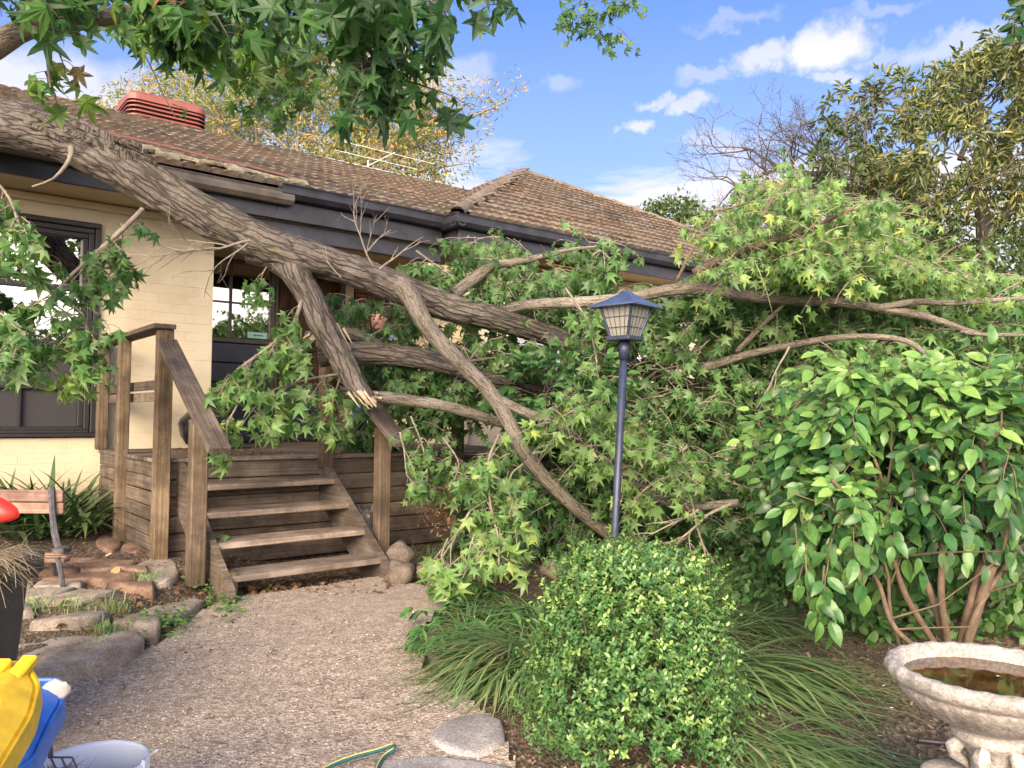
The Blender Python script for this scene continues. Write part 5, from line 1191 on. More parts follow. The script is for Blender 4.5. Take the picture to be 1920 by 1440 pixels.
q = MB(); q.tube([on_ground(1722, 1388, .012), on_ground(1760, 1392, .014), on_ground(1800, 1394, .012)], .010, 8); q.build('pipe', simple('purple_black_pipe', (.03, .018, .03), .5), pp_)

# ---------------------------------------------------------------- strap-leaved clumps
def blade(q, p, d, L, w_, droop, tone, k=7, fold=.0):
    d = Vector(d).normalized(); side = d.cross(Vector((0, 0, 1))).normalized(); vs = []; pt = Vector(p)
    for i in range(k+1):
        f = i/k; ww = w_*(.55+.9*f if f < .45 else 1)*(1-f**3)+.0006
        vs += [pt-side*ww, pt+side*ww]; d = (d+Vector((0, 0, -droop*(.35+f)))+rv(.02)).normalized(); pt = pt+d*L/k
        g_ = gz(pt.x, pt.y)+.02+.03*((i*37+len(q.v)) % 7)/7
        if pt.z < g_: pt.z = g_; d.z = max(d.z, -.02)
    q.add(vs, [(2*i, 2*i+2, 2*i+3, 2*i+1) for i in range(k)], tone)
def clump(name, label, base, n, L, w_, dirs, m, tone, cat='plant', droop=(.18, .45), zup=(.4, 1.1), kind=None, radius=.08):
    t_ = thing(name, label, cat, base); q = MB()
    for _ in range(n):
        a = random.gauss(*dirs) if len(dirs) == 2 else random.uniform(dirs[0], dirs[1]); p = base+Vector((random.gauss(0, radius), random.gauss(0, radius), .0))
        blade(q, p, (math.cos(a), math.sin(a), random.uniform(*zup)), L*random.uniform(.6, 1.15), w_*random.uniform(.6, 1.2), random.uniform(*droop), 1.0 if random.random() < .07 else random.uniform(*tone))
    q.smooth = True; q.build('strap_leaves', M[m], t_, kind='stuff'); return t_
def P2(px, py): p = on_ground(px, py); return Vector((p.x, p.y, gz(p.x, p.y)))
clump('grass_clump', 'arching strappy grass clump spilling over the path left of the boxwood', P2(1010, 1260), 460, .66, .0072, (3.7, .7), 'blade', (.2, .9), radius=.09)
clump('grass_clump', 'second arching grass clump behind the boxwood, by the path edge', P2(1000, 1180), 240, .45, .006, (3.0, .8), 'blade', (.1, .7), radius=.10)
clump('grass_clump', 'flattened long grass clump sprawling over mulch right of the boxwood', P2(1340, 1260), 170, .78, .0095, (-.7, .4), 'blade', (.4, .95), zup=(.15, .7), radius=.10)
clump('grass_clump', 'dark flattened grass clump between boxwood and camellia', P2(1300, 1170), 230, .70, .0075, (-.05, .5), 'blade', (.1, .7), zup=(.1, .6), radius=.15)
clump('grass_clump', 'low grass clump at the bottom edge right of the boxwood', P2(1400, 1400), 160, .62, .006, (-.9, .4), 'blade', (.3, .9), zup=(.1, .6), radius=.12)
# broad strap-leaved plant behind the bench
cv_ = P2(70, 1010); cvb = at(62, 1000, 6.3)
clump('clivia_plant', 'dark green broad strap leaved plant between bench and window wall', cvb, 210, .70, .024, (0, 6.28, 0), 'clivia', (.1, 1), zup=(.45, 1.7), droop=(.06, .26), radius=.17)
clump('clivia_plant', 'broad strap leaved plant growing beside the slatted deck side', at(140, 985, 6.3), 80, .50, .022, (0, 6.28, 0), 'clivia', (.1, 1), zup=(.35, 1.3), droop=(.08, .28), radius=.09)
# hellebore with hand-shaped leaves at the path edge
hb = P2(850, 1235); he = thing('hellebore_plant', 'low fingered leaf plant flopping onto the path beside the rounded stone', 'plant', hb)
lv = Leaves(); tw = MB()
for k in range(44):
    x, y = random.uniform(770, 1010), random.uniform(1135, 1235); 
    if x < 850: y = random.uniform(1170, 1255)
    e = on_ground(x, y); e.z += random.uniform(.05, .17); b_ = hb.lerp(P2(900, 1200), random.random())
    tw.tube([b_, b_.lerp(e, .5)+Vector((0, 0, .08)), e], [.004, .003, .002], 4, cap=False); o_ = (e-b_); o_.z = 0; o_ = o_.normalized() if o_.length > .02 else Vector((1, 0, 0)); sd = o_.cross(HZ)
    for j in range(7):
        a = (j-3)*.42; y_ = (o_*math.cos(a)+sd*math.sin(a)+Vector((0, 0, -.35))).normalized(); lv.add(e, y_, Vector((0, -.2, 1))+rv(.2), random.uniform(.07, .115), random.uniform(.2, .75))
tw.build('stalk', M['box'], he, kind='stuff'); lv.build('lance', M['camellia'], he, stuff='leaves')

# ---------------------------------------------------------------- stones, rocks and slabs
def stone(name, pts, z0, h, m, parent=None, rough=.012, dome=.25, label=None):
    """irregular stone from its outline on the ground: chamfered, domed and uneven on top"""
    c = sum(pts, Vector())/len(pts); P = []; n = len(pts); z0 = gz(c.x, c.y)-.015+(.035 if name == 'stepping_slab' else 0)+(z0 if z0 < .05 else 0)
    for i in range(n):
        a, b = pts[i], pts[(i+1) % n]; P += [a, a.lerp(b, .5)+(a.lerp(b, .5)-c)*.045*random.uniform(.2, 1)]
    n = len(P); rings = []
    for sc_, zz_ in ((1.0, -h*.8-.07), (1.02, h*.3), (.985, h*.72), (.93, h*.93), (.80, h*1.0), (.55, h*(1+dome*.6)), (.28, h*(1+dome))):
        rings.append([Vector((c.x+(p.x-c.x)*sc_, c.y+(p.y-c.y)*sc_, z0+zz_)) for p in P])
    q = MB(); vs = []
    for r in rings:
        for p in r: d = noise.noise(p*9)*rough+noise.noise(p*28)*rough*.5; vs.append(p+Vector((d*.8, d*.5, d)))
    vs.append(Vector((c.x, c.y, z0+h*(1+dome))))
    k = len(rings); q.add(vs, [(i*n+j, i*n+(j+1) % n, (i+1)*n+(j+1) % n, (i+1)*n+j) for i in range(k-1) for j in range(n)]+[((k-1)*n+j, (k-1)*n+(j+1) % n, k*n) for j in range(n)])
    q.smooth = True; o = q.build(name, M[m], parent)
    if label: o['label'] = label
    return o
def outline(px, z):
    if z < .49: return [on_ground(x, y, .03) for x, y in px]
    out = []
    for x, y in px:
        r = px_dir(x, y); k = (z-CAM.z)/r.z; out.append(CAM+r*k)
    return out
def ell(cx, cy, rx, ry, n=9, rot=0):
    return [(cx+rx*math.cos(a+rot)*random.uniform(.88, 1.08), cy+ry*math.sin(a+rot)*random.uniform(.85, 1.1)) for a in [2*math.pi*k/n for k in range(n)]]
terr = thing('stone_terrace', 'low terrace of irregular granite paving stones left of the timber steps', 'paving', H(-.4, -2.6, .4), kind='structure')
ST = [(('poly', [(20, 1195), (80, 1178), (190, 1185), (262, 1205), (268, 1228), (200, 1262), (90, 1278), (-10, 1285), (-15, 1215)]), .36, .06, 'stone'),
      (('poly', [(250, 1118), (300, 1103), (360, 1108), (385, 1130), (352, 1158), (318, 1164), (270, 1148), (235, 1135)]), .38, .05, 'stone'),
      (('poly', [(250, 1056), (280, 1042), (320, 1045), (337, 1062), (330, 1082), (300, 1095), (262, 1085)]), .44, .06, 'stone'),
      (('poly', [(205, 1098), (250, 1086), (290, 1096), (270, 1112), (215, 1118)]), .42, .04, 'stone'), (('poly', [(140, 1086), (200, 1082), (205, 1108), (160, 1122), (120, 1112)]), .42, .05, 'stone'),
      (('poly', [(170, 1150), (230, 1140), (275, 1152), (255, 1165), (190, 1170)]), .39, .03, 'stone'), (('poly', [(215, 1175), (262, 1168), (280, 1190), (255, 1210), (222, 1200)]), .37, .03, 'stone'),
      (('poly', [(15, 1168), (110, 1158), (135, 1172), (80, 1185), (10, 1188)]), .40, .05, 'stone'), (('poly', [(100, 1130), (150, 1120), (180, 1128), (150, 1142), (100, 1145)]), .42, .04, 'stone'),
      (('poly', [(100, 1050), (170, 1040), (185, 1062), (150, 1078), (95, 1075)]), .44, .05, 'brownstone'), (('poly', [(180, 1032), (245, 1030), (268, 1042), (210, 1052), (170, 1048)]), .46, .05, 'brownstone'), (('poly', [(100, 1028), (175, 1022), (180, 1036), (105, 1042)]), .46, .05, 'brownstone'),
      (('poly', [(195, 1060), (250, 1050), (255, 1072), (200, 1080)]), .43, .04, 'brownstone'), (('poly', [(0, 1085), (60, 1070), (90, 1090), (70, 1115), (0, 1120)]), .42, .05, 'stone'), (('poly', [(0, 1130), (60, 1122), (90, 1140), (60, 1152), (0, 1156)]), .41, .05, 'stone'),
      (('poly', [(262, 1035), (330, 1030), (345, 1046), (290, 1050)]), .45, .03, 'brownstone')]
ST = ST[:3]
PL_ = [[on_ground(*p) for p in pl[0][1]] for pl in ST]
NXs, NYs = 8, 11; GR = {}
for i in range(NXs+1):
    for j in range(NYs+1):
        y = 3.25+j*.20+random.uniform(-.05, .05); GR[i, j] = Vector((-1.92-.10*max(0, 4.2-y)-(NXs-i)*.235+random.uniform(-.06, .06)+(.10 if j % 2 else 0), y, 0))
for i in range(NXs):
    for j in range(NYs):
        cell = [GR[i, j], GR[i+1, j], GR[i+1, j+1], GR[i, j+1]]; cc_ = sum(cell, Vector())/4
        if random.random() < .08 or on_path(cc_.x, cc_.y) or any(in_poly(cc_.x, cc_.y, P_) or min((cc_-p).to_2d().length for p in P_) < .11 for P_ in PL_): continue
        q_ = cc_-HO; s_, t_ = q_.dot(HU), q_.dot(HV)
        if t_ > -1.9 and s_ > -.12: continue
        pts_ = [cc_+(p-cc_)*random.uniform(.88, .95) for p in cell]; stone('paving_stone', pts_, .02, random.uniform(.03, .045), 'brownstone' if cc_.y > 4.75 and random.random() < .7 else 'stone', terr, rough=.012, dome=.04)
for (kind_, pl), z, h, m_ in ST: stone('paving_stone', outline(pl, z), z-.01, h*.55, m_, terr, rough=.020, dome=.04)
for (cx, cy, rx, ry, m_) in ((205, 1012, 26, 17, 'brownstone'), (250, 1022, 24, 9, 'brownstone')): stone('rubble_stone', outline(ell(cx, cy, rx, ry), .48), .46, .035, m_, terr, dome=.3)
def rock(label, cx, cy, r, d, m_, sq=.8, grp=None):
    c = at(cx, cy, d); rr = r/F*d; t_ = MB(); n = 16; vs = []; k = 9
    for i in range(k+1):
        th = math.pi*i/k
        for j in range(n):
            a = 2*math.pi*j/n; p = Vector((math.sin(th)*math.cos(a), math.sin(th)*math.sin(a), math.cos(th)*sq)); s_ = 1+.42*noise.noise(p*1.3+Vector((cx, cy, 0))*.1)+.12*noise.noise(p*5+Vector((cx, 0, 0))); vs.append(c+p*rr*s_)
    t_.add(vs, [(i*n+j, i*n+(j+1) % n, (i+1)*n+(j+1) % n, (i+1)*n+j) for i in range(k) for j in range(n)]); t_.smooth = True; o = t_.build('rock', M[m_]); return tagx(o, label, 'rock', grp)
rock('rounded brown rock at the foot of the right stair stringer, upper of two', 750, 1040, 27, 5.72, 'rockm', .85); rock('rounded brown rock at the path edge below its twin by the steps', 752, 1078, 30, 5.45, 'rockm', .8)
rock('grey rock half hidden under the pale hanging leaves', 815, 1075, 32, 5.4, 'rockm', .7); rock('grey rock at the back of the bed beneath the hanging leaves', 965, 1060, 26, 5.6, 'rockm', .8)
rock('large rounded grey rock edging the path beside the hellebore', 826, 1240, 26, 4.0, 'rockm', .85); rock('small brown rock edging the path under the grass clump', 872, 1270, 22, 3.75, 'rockm', .8); rock('low grey rock at the bed edge left of the buried shrub', 905, 1062, 22, 5.5, 'rockm', .7)
rock('small grey rock by the path behind the grass clump', 1035, 1065, 20, 5.2, 'rockm', .8)
def slab(label, pl, z):
    o = stone('stepping_slab', outline(pl, z), z-.012, .022, 'greystone', None, rough=.006, dome=.05); return tagx(o, label, 'paving slab', 'slabs set at the path edge')
slab('pale blue grey stone slab set in the path left of the boxwood', [(800, 1385), (850, 1345), (905, 1332), (940, 1350), (945, 1395), (900, 1420), (840, 1412)], .20)
slab('grey stone slab at the bottom edge beside the garden hose', [(700, 1425), (800, 1415), (900, 1425), (960, 1440), (960, 1500), (720, 1510)], .19)
# cut log end, owl, broom, pot, hose
lg = on_ground(217, 1080, .03); o = MB(); o.tube([lg-HZ*.02+Vector((.02, .05, 0)), lg+Vector((0, -.01, .03))], [.030, .034], 12); tagx(o.build('cut_log', simple('orange_cut_wood', (.36, .20, .09), .8, nscale=40, namt=.3)), 'small freshly cut orange log end lying on the terrace stones', 'log')
ow = at(686, 985, 6.35); owb = Vector((ow.x, ow.y, gz(ow.x, ow.y))); owl = thing('owl_figure', 'small grey owl garden figure behind the right stair newel post', 'garden ornament', owb)
om = simple('grey_moulded_owl', (.13, .13, .15), .6, nscale=45, namt=.7, bmp=.01); kz = .40/.42
q = MB(); q.lathe([(.001, 0), (.055, .002), (.065, .03), (.085, .12), (.088, .20), (.072, .27), (.058, .295), (.066, .33), (.062, .375), (.035, .40), (.001, .405)], owb, 20, wob=lambda a, j, z: .05*math.sin(a*7+z*60)); q.smooth = True; q.build('body', om, owl)
for s_ in (-1, 1):
    q = MB(); q.tube([owb+Vector((s_*.045, -.02, .38)), owb+Vector((s_*.062, -.02, .44))], [.022, .003], 8); q.build('ear_tuft', om, owl)
    q = MB(); q.lathe([(.017, -.001), (.017, .004), (.001, .006)], (0, 0, 0), 10); q.v = [tuple(owb+Vector((s_*.028+v[0], -.062-v[2], .345+v[1]))) for v in q.v]; q.build('eye', simple('amber_owl_eye', (.35, .25, .05), .3), owl)
bh = at(634, 842, 6.55); bh.z = DZ+.012; brm = thing('broom', 'straw broom with green collar and black handle lying on the deck', 'broom', bh)
q = MB(); hd = at(640, 836, 6.6); hd.z = DZ+.07; tip = at(700, 775, 6.9); q.tube([hd, tip], .009, 8); q.build('handle', M['iron'], brm)
q = MB(); q.tube([hd-(tip-hd).normalized()*.03, hd+(tip-hd).normalized()*.04], [.022, .013], 10); q.build('collar', simple('green_broom_collar', (.05, .25, .12), .5), brm)
q = MB(); e0 = hd
for k in range(120):
    a = random.uniform(-1, 1); tp = at(628+a*9, 846, 6.45+random.random()*.1); tp.z = DZ+.004+random.random()*.01; q.tube([e0+RT*a*.02, tp], .0025, 3)
q.build('bristles', M['straw'], brm, kind='stuff')
pc = at(392, 836, 7.25); pc.z = DZ; pot = thing('black_kettle_pot', 'round black kettle shaped pot on the deck against the cream wall', 'pot', pc)
bm2 = simple('satin_black_enamel', (.012, .012, .016), .28)
q = MB(); q.lathe([(.02, .0), (.13, .005), (.20, .05), (.245, .12), (.262, .19), (.262, .215)], pc, 40); q.smooth = True; q.build('bowl', bm2, pot)
q = MB(); q.lathe([(.270, .215), (.270, .228), (.255, .27), (.20, .33), (.12, .36), (.02, .37)], pc, 40); q.smooth = True; q.build('lid', bm2, pot)
q = MB(); q.tube([pc+Vector((-.05, -.03, .365)), pc+Vector((-.04, -.03, .40)), pc+Vector((.04, .03, .40)), pc+Vector((.05, .03, .365))], .008, 6); q.build('lid_handle', bm2, pot)
q = MB(); q.box(pc+(CAM-pc).normalized()*.262+RT*.12+HZ*.10, RT*.035, HZ*.02, fw*.004, .001); q.build('plate', simple('bare_metal_plate', (.55, .55, .55), .3, metal=.8), pot)
hs = thing('garden_hose', 'dark green garden hose with a yellow stripe curling at the bottom of the path', 'hose', on_ground(680, 1420))
HP = [on_ground(x, y, dz) for x, y, dz in ((560, 1475, .05), (610, 1441, .06), (660, 1420, .065), (705, 1408, .07), (735, 1398, .075), (738, 1405, .06), (718, 1420, .05), (705, 1445, .05), (700, 1480, .05))]
P, R_ = smooth_path([(p, .0085) for p in HP], .01); q = MB(); q.tube(P, R_, 12); q.smooth = True; q.build('hose', simple('dark_green_hose_rubber', (.018, .095, .105), .4, nscale=30, namt=.2), hs)
q = MB(); q.tube([p+HZ*.0072+Vector((.0, -.003, 0)) for p in P], .0026, 5); q.build('stripe', simple('yellow_hose_stripe', (.55, .50, .12), .5), hs)

# ---------------------------------------------------------------- bench, bins, bucket
bb0 = at(60, 1110, 4.9); bb0.z = gz(bb0.x, bb0.y)
bench = thing('garden_bench', 'low garden bench with faded red timber slats and worn iron frame', 'bench', bb0)
def bpx(x, y, d): return at(x, y, d)
for (y0, y1, x1, lab) in ((919, 941, 119, None), (943, 963, 120, 'paler greyer lower back slat')):
    a, b = bpx(-330, (y0+y1)/2-4, 5.02), bpx(x1, (y0+y1)/2, 5.02); q = MB(); q.box((a+b)/2, (b-a)/2, HZ*((y1-y0)/2/F*5.0), Vector((0, .012, 0)), .004); o = q.build('back_slat', M['benchwood'], bench)
    if lab: o['label'] = lab
for k, dd in enumerate((4.92, 4.82, 4.72)):
    a, b = bpx(-330, 1040+k*5, dd), bpx(132-k*3, 1040+k*5, dd); q = MB(); q.box((a+b)/2, (b-a)/2, Vector((0, .035, 0)), HZ*.011, .004); q.build('seat_slat', M['benchwood'], bench)
for xo in (0, -440):
    q = MB()
    q.tube([bpx(96+xo, 913, 5.0), bpx(98+xo, 960, 4.98), bpx(103+xo, 1000, 4.95), bpx(112+xo, 1035, 4.9)], [.020, .018, .022, .022], 6)
    q.box(bpx(116+xo, 1031, 4.85), RT*.035, Vector((0, .05, 0)), HZ*.016, .005)
    q.build('frame', M['castiron'], bench)
    for (x0, y0, x1, y1, d) in ((108, 1045, 118, 1140, 4.62), (98, 1045, 98, 1120, 4.98)):
        a, b = bpx(x0+xo, y0, d), bpx(x1+xo, y1, d); b.z = max(gz(b.x, b.y)-.01, b.z-.05); q = MB(); q.tube([a, a.lerp(b, .5)+RT*.008, b], [.016, .014, .015], 6); q.build('leg', M['castiron'], bench)
def bin_(name, label, c, rotz, body, lid, w_=.27, dd=.33, h=.93, lidopen=None, tilt=0, topz=None):
    t_ = thing(name, label, 'bin', c); ca, sa = math.cos(rotz), math.sin(rotz); X = Vector((ca, sa, 0)); Y = Vector((-sa, ca, 0))
    def ring(sx, sy, z, r=.05, n=4):
        P = []
        for cx_, cy_, a0 in ((sx-r, sy-r, 0), (-sx+r, sy-r, 90), (-sx+r, -sy+r, 180), (sx-r, -sy+r, 270)):
            for k in range(n+1): a = math.radians(a0+90*k/n); P.append(c+X*(cx_+r*math.cos(a))+Y*(cy_+r*math.sin(a))+HZ*z)
        return P
    q = stackrings([ring(w_*.78, dd*.72, 0), ring(w_*.80, dd*.75, .05), ring(w_*.94, dd*.93, h-.10), ring(w_*.95, dd*.95, h-.085), ring(w_*.9, dd*.9, h-.09), ring(w_*.86, dd*.86, h-.25)]); q.build('body', body, t_)
    q = stackrings([ring(w_*1.0, dd*1.0, h-.085), ring(w_*1.08, dd*1.06, h-.08), ring(w_*1.08, dd*1.06, h-.015), ring(w_*1.03, dd*1.02, h), ring(w_*.93, dd*.93, h), ring(w_*.92, dd*.92, h-.09)], False); q.build('rim', body, t_)
    for s_ in (-1, 1):
        q = MB(); q.lathe([(.001, -.02), (.09, -.02), (.10, -.01), (.10, .01), (.09, .02), (.001, .02)], (0, 0, 0), 20); q.v = [tuple(c+X*(s_*w_*.8+v[2])+Y*(dd*.8+v[0])+HZ*(.10+v[1])) for v in q.v]; q.smooth = False; q.build('wheel', M['iron'], t_)
    return t_, X, Y, ring
darkp = simple('dark_grey_bin_plastic', (.045, .047, .052), .5, nscale=25, namt=.35); redp = simple('faded_red_plastic', (.62, .035, .025), .4, nscale=12, namt=.12)
c = Vector((-2.05, 2.75, gz(-1.9, 2.75))); tb, X, Y, ring = bin_('green_waste_bin', 'dark grey wheelie bin heaped with dry straw, red lid flipped open', c, .12, darkp, redp, h=.79)
q = MB(); rc = at(-40, 948, 2.9)
vs = []; n = 18; k_ = 7
for i in range(k_+1):
    for j in range(n):
        a = 2*math.pi*j/n; th = i/k_*math.pi/2; vs.append(rc+RT*(math.cos(a)*.152*math.cos(th*.9)**.5)+HZ*(math.sin(a)*.055*math.cos(th*.9)**.5-.03*math.cos(a))+Vector((0, -1, 0))*.05*math.sin(th))
q.add(vs, [(i*n+j, i*n+(j+1) % n, (i+1)*n+(j+1) % n, (i+1)*n+j) for i in range(k_) for j in range(n)]+[tuple(range(n)), tuple(k_*n+j for j in range(n-1, -1, -1))]); q.smooth = True; q.build('lid', redp, tb)
st_ = thing('straw_heap', 'heap of dry straw and weeds overflowing the dark wheelie bin beside the bench', 'straw', c+HZ*.79, kind='thing'); q = MB()
for _ in range(2600):
    x, y = random.gauss(0, .14), random.gauss(0, .15); zt = .76+.22*math.exp(-(x*x+y*y)/.05)*random.random(); p = c+X*max(-.3, min(.34, x))+Y*y+HZ*zt; d = rdir(); d.z *= .35
    if random.random() < .04: p = c+X*.26+Y*random.gauss(0, .1)+HZ*.83; d = Vector((1, random.gauss(0, .5), -.1))
    blade(q, p, d, random.uniform(.06, .20), .0014, random.uniform(.0, .35), random.random(), 4)
for _ in range(4):
    p = c+X*.2+Y*random.uniform(-.3, .1)+HZ*.86; pts = [p]; d = Vector((.9, random.gauss(-.2, .3), .2))
    for i in range(9): pts.append(pts[-1]+d*.045); d = (d+Vector((-.02, 0, -.24))+rv(.16)).normalized()
    q.tube(pts, .0012, 3, tone=.7, cap=False)
q.build('stalks', M['straw'], st_, kind='stuff')
yel = simple('yellow_bin_plastic', (.72, .47, .02), .42, nscale=26, namt=.22, bmp=.0015); blu = simple('bright_blue_plastic', (.035, .15, .56), .45, nscale=26, namt=.25, bmp=.0015); greenp = darkp
# blue crate/lid under the yellow lid
def lid_shell(name, outl, thick, m_, parent, d_in=.93, lift=.02):
    n = len(outl); c_ = sum(outl, Vector())/n; nrm = (outl[1]-outl[0]).cross(outl[3]-outl[0]).normalized(); nrm = nrm if nrm.z > 0 else -nrm
    rings = []
    for sc_, h_ in ((1, -thick), (1.0, 0), (.975, thick*.45), (.93, thick*.5), (.90, thick*.35), (.86, thick*.55), (.4, thick*1.0), (.02, thick*1.05)):
        rings.append([c_+(p-c_)*sc_+nrm*h_ for p in outl])
    q = stackrings(rings); q.smooth = False; return q.build(name, m_, parent)
c2 = Vector((-1.42, 1.98, gz(-1.4, 1.9)))
tbl, X2, Y2, ring2 = bin_('blue_recycling_bin', 'bright blue lidded bin standing behind the yellow lidded bin', c2, .35, darkp, blu, w_=.20, dd=.24, h=.62)
def plane_px(L, d0, kx, ky):    # outline on a tilted plane given by the distance at each pixel
    return [at(x, y, d0+kx*x+ky*y) for x, y in L]
def rounded(L, r=3):
    out = []; n = len(L)
    for i in range(n):
        a, b, c_ = Vector((*L[i-1], 0)), Vector((*L[i], 0)), Vector((*L[(i+1) % n], 0))
        for t_ in np.linspace(.0, 1, r+1): p = (b+(a-b)*.18)*(1-t_)**2+b*2*t_*(1-t_)+(b+(c_-b)*.18)*t_*t_; out.append((p.x, p.y))
    return out
lid_shell('lid', plane_px(rounded([(-140, 1290), (120, 1276), (122, 1325), (100, 1362), (62, 1445), (-160, 1560)]), 3.95, .0002, -.0016), .035, blu, tbl)
c3 = Vector((-1.50, 1.52, gz(-1.3, 1.4)))
ty, X3, Y3, ring3 = bin_('yellow_lid_bin', 'wheelie bin with a bright yellow lid at the bottom left corner', c3, .3, darkp, yel, w_=.22, dd=.26, h=.72)
lo = plane_px(rounded([(-230, 1262), (55, 1245), (80, 1290), (66, 1350), (8, 1450), (-60, 1560), (-330, 1600)]), 3.35, .0002, -.0014)
ly = lid_shell('lid', lo, .03, yel, ty)
for (x, y) in ((-20, 1275), (30, 1268)):
    a = at(x, y, 3.35+.0002*x-.0014*y-.03); q = MB(); q.box(a, RT*.016, Vector((0, .045, .02)), HZ*.010, .004); q.build('hinge_lug', yel, ly)
bag = MB(); bp_ = at(102, 1302, 1.86); vs = []; n = 20
L = [(80, 1292), (104, 1286), (134, 1282), (133, 1294), (118, 1308), (92, 1320), (72, 1324), (66, 1306)]
o_ = [at(x, y, 1.86-.0005*(y-1300)) for x, y in L]
rings = [[p-HZ*.006 for p in o_], [p+HZ*.004 for p in o_]]
cc_ = sum(o_, Vector())/8
rings += [[cc_+(p-cc_)*.7+HZ*(.018+.008*math.sin(i*2.3)) for i, p in enumerate(o_)], [cc_+(p-cc_)*.3+HZ*(.022+.006*math.sin(i*3)) for i, p in enumerate(o_)]]
bag = stackrings(rings); bag.smooth = True; tagx(bag.build('paper_bag', simple('crumpled_white_paper', (.46, .43, .40), .8, nscale=30, namt=.1, bmp=.006)), 'crumpled white paper bag lying on the blue bin', 'bag')
bk = at(172, 1428, 2.25); bkz = bk.z; gk = gz(bk.x, bk.y); bkc = Vector((bk.x, bk.y, gk)); hh_ = bkz-gk
bu = thing('plastic_bucket', 'pale translucent plastic bucket holding brown pine needles, front left of the path', 'bucket', bkc)
bm3 = simple('pale_blue_white_plastic', (.60, .66, .78), .35)
q = MB(); q.lathe([(.001, .004), (.108, .004), (.112, .012), (.144, hh_-.02), (.150, hh_-.015), (.151, hh_), (.144, hh_+.002), (.141, hh_-.01), (.138, hh_-.03), (.108, .02), (.001, .018)], bkc, 56); q.smooth = True; q.build('pail', bm3, bu)
q = MB(); q.tube([bkc+Vector((.150*math.cos(a), .150*math.sin(a), hh_-.004-.03*abs(math.sin((a-.2)*1.0))*0)) for a in np.linspace(-2.4, .35, 24)]+[bkc+Vector((.17, .03, hh_+.02))], .0045, 6); q.build('handle', M['white'], bu)
q = MB(); q.box(bkc+Vector((.152, .0, hh_-.012)), Vector((.006, 0, 0)), Vector((0, .018, 0)), HZ*.024, .003); q.build('handle_lug', bm3, bu)
ne = thing('pine_needle_heap', 'heap of brown pine needles filling the left side of the bucket', 'needles', bkc+HZ*.1); q = MB()
for _ in range(1500):
    a = random.uniform(0, 6.28); r = random.random()**.5*.115; x, y = r*math.cos(a)-.02, r*math.sin(a); z = .06+(hh_-.10)*(.55-.40*x/.12)+random.random()*.02; blade(q, bkc+Vector((x, y, z)), rdir()*Vector((1, 1, .3)), random.uniform(.03, .09), .0012, .05, random.random(), 2)
q.build('needles', M['needle'], ne, kind='stuff')
fk = thing('hand_fork', 'small dark metal hand fork leaning in the bucket', 'garden tool', bkc+Vector((-.06, 0, hh_-.05)))
q = MB(); a = at(92, 1375, 2.28); b = at(95, 1420, 2.24); q.tube([a+HZ*.03, a, b], [.009, .008, .007], 8); q.build('handle', M['castiron'], fk)
for s_ in (-1, 0, 1): q = MB(); q.tube([b, b+RT*.03*(s_+1)+HZ*.0, b+RT*(.03*(s_+1)+.02)-HZ*.04], .003, 5); q.build('tine', M['castiron'], fk)

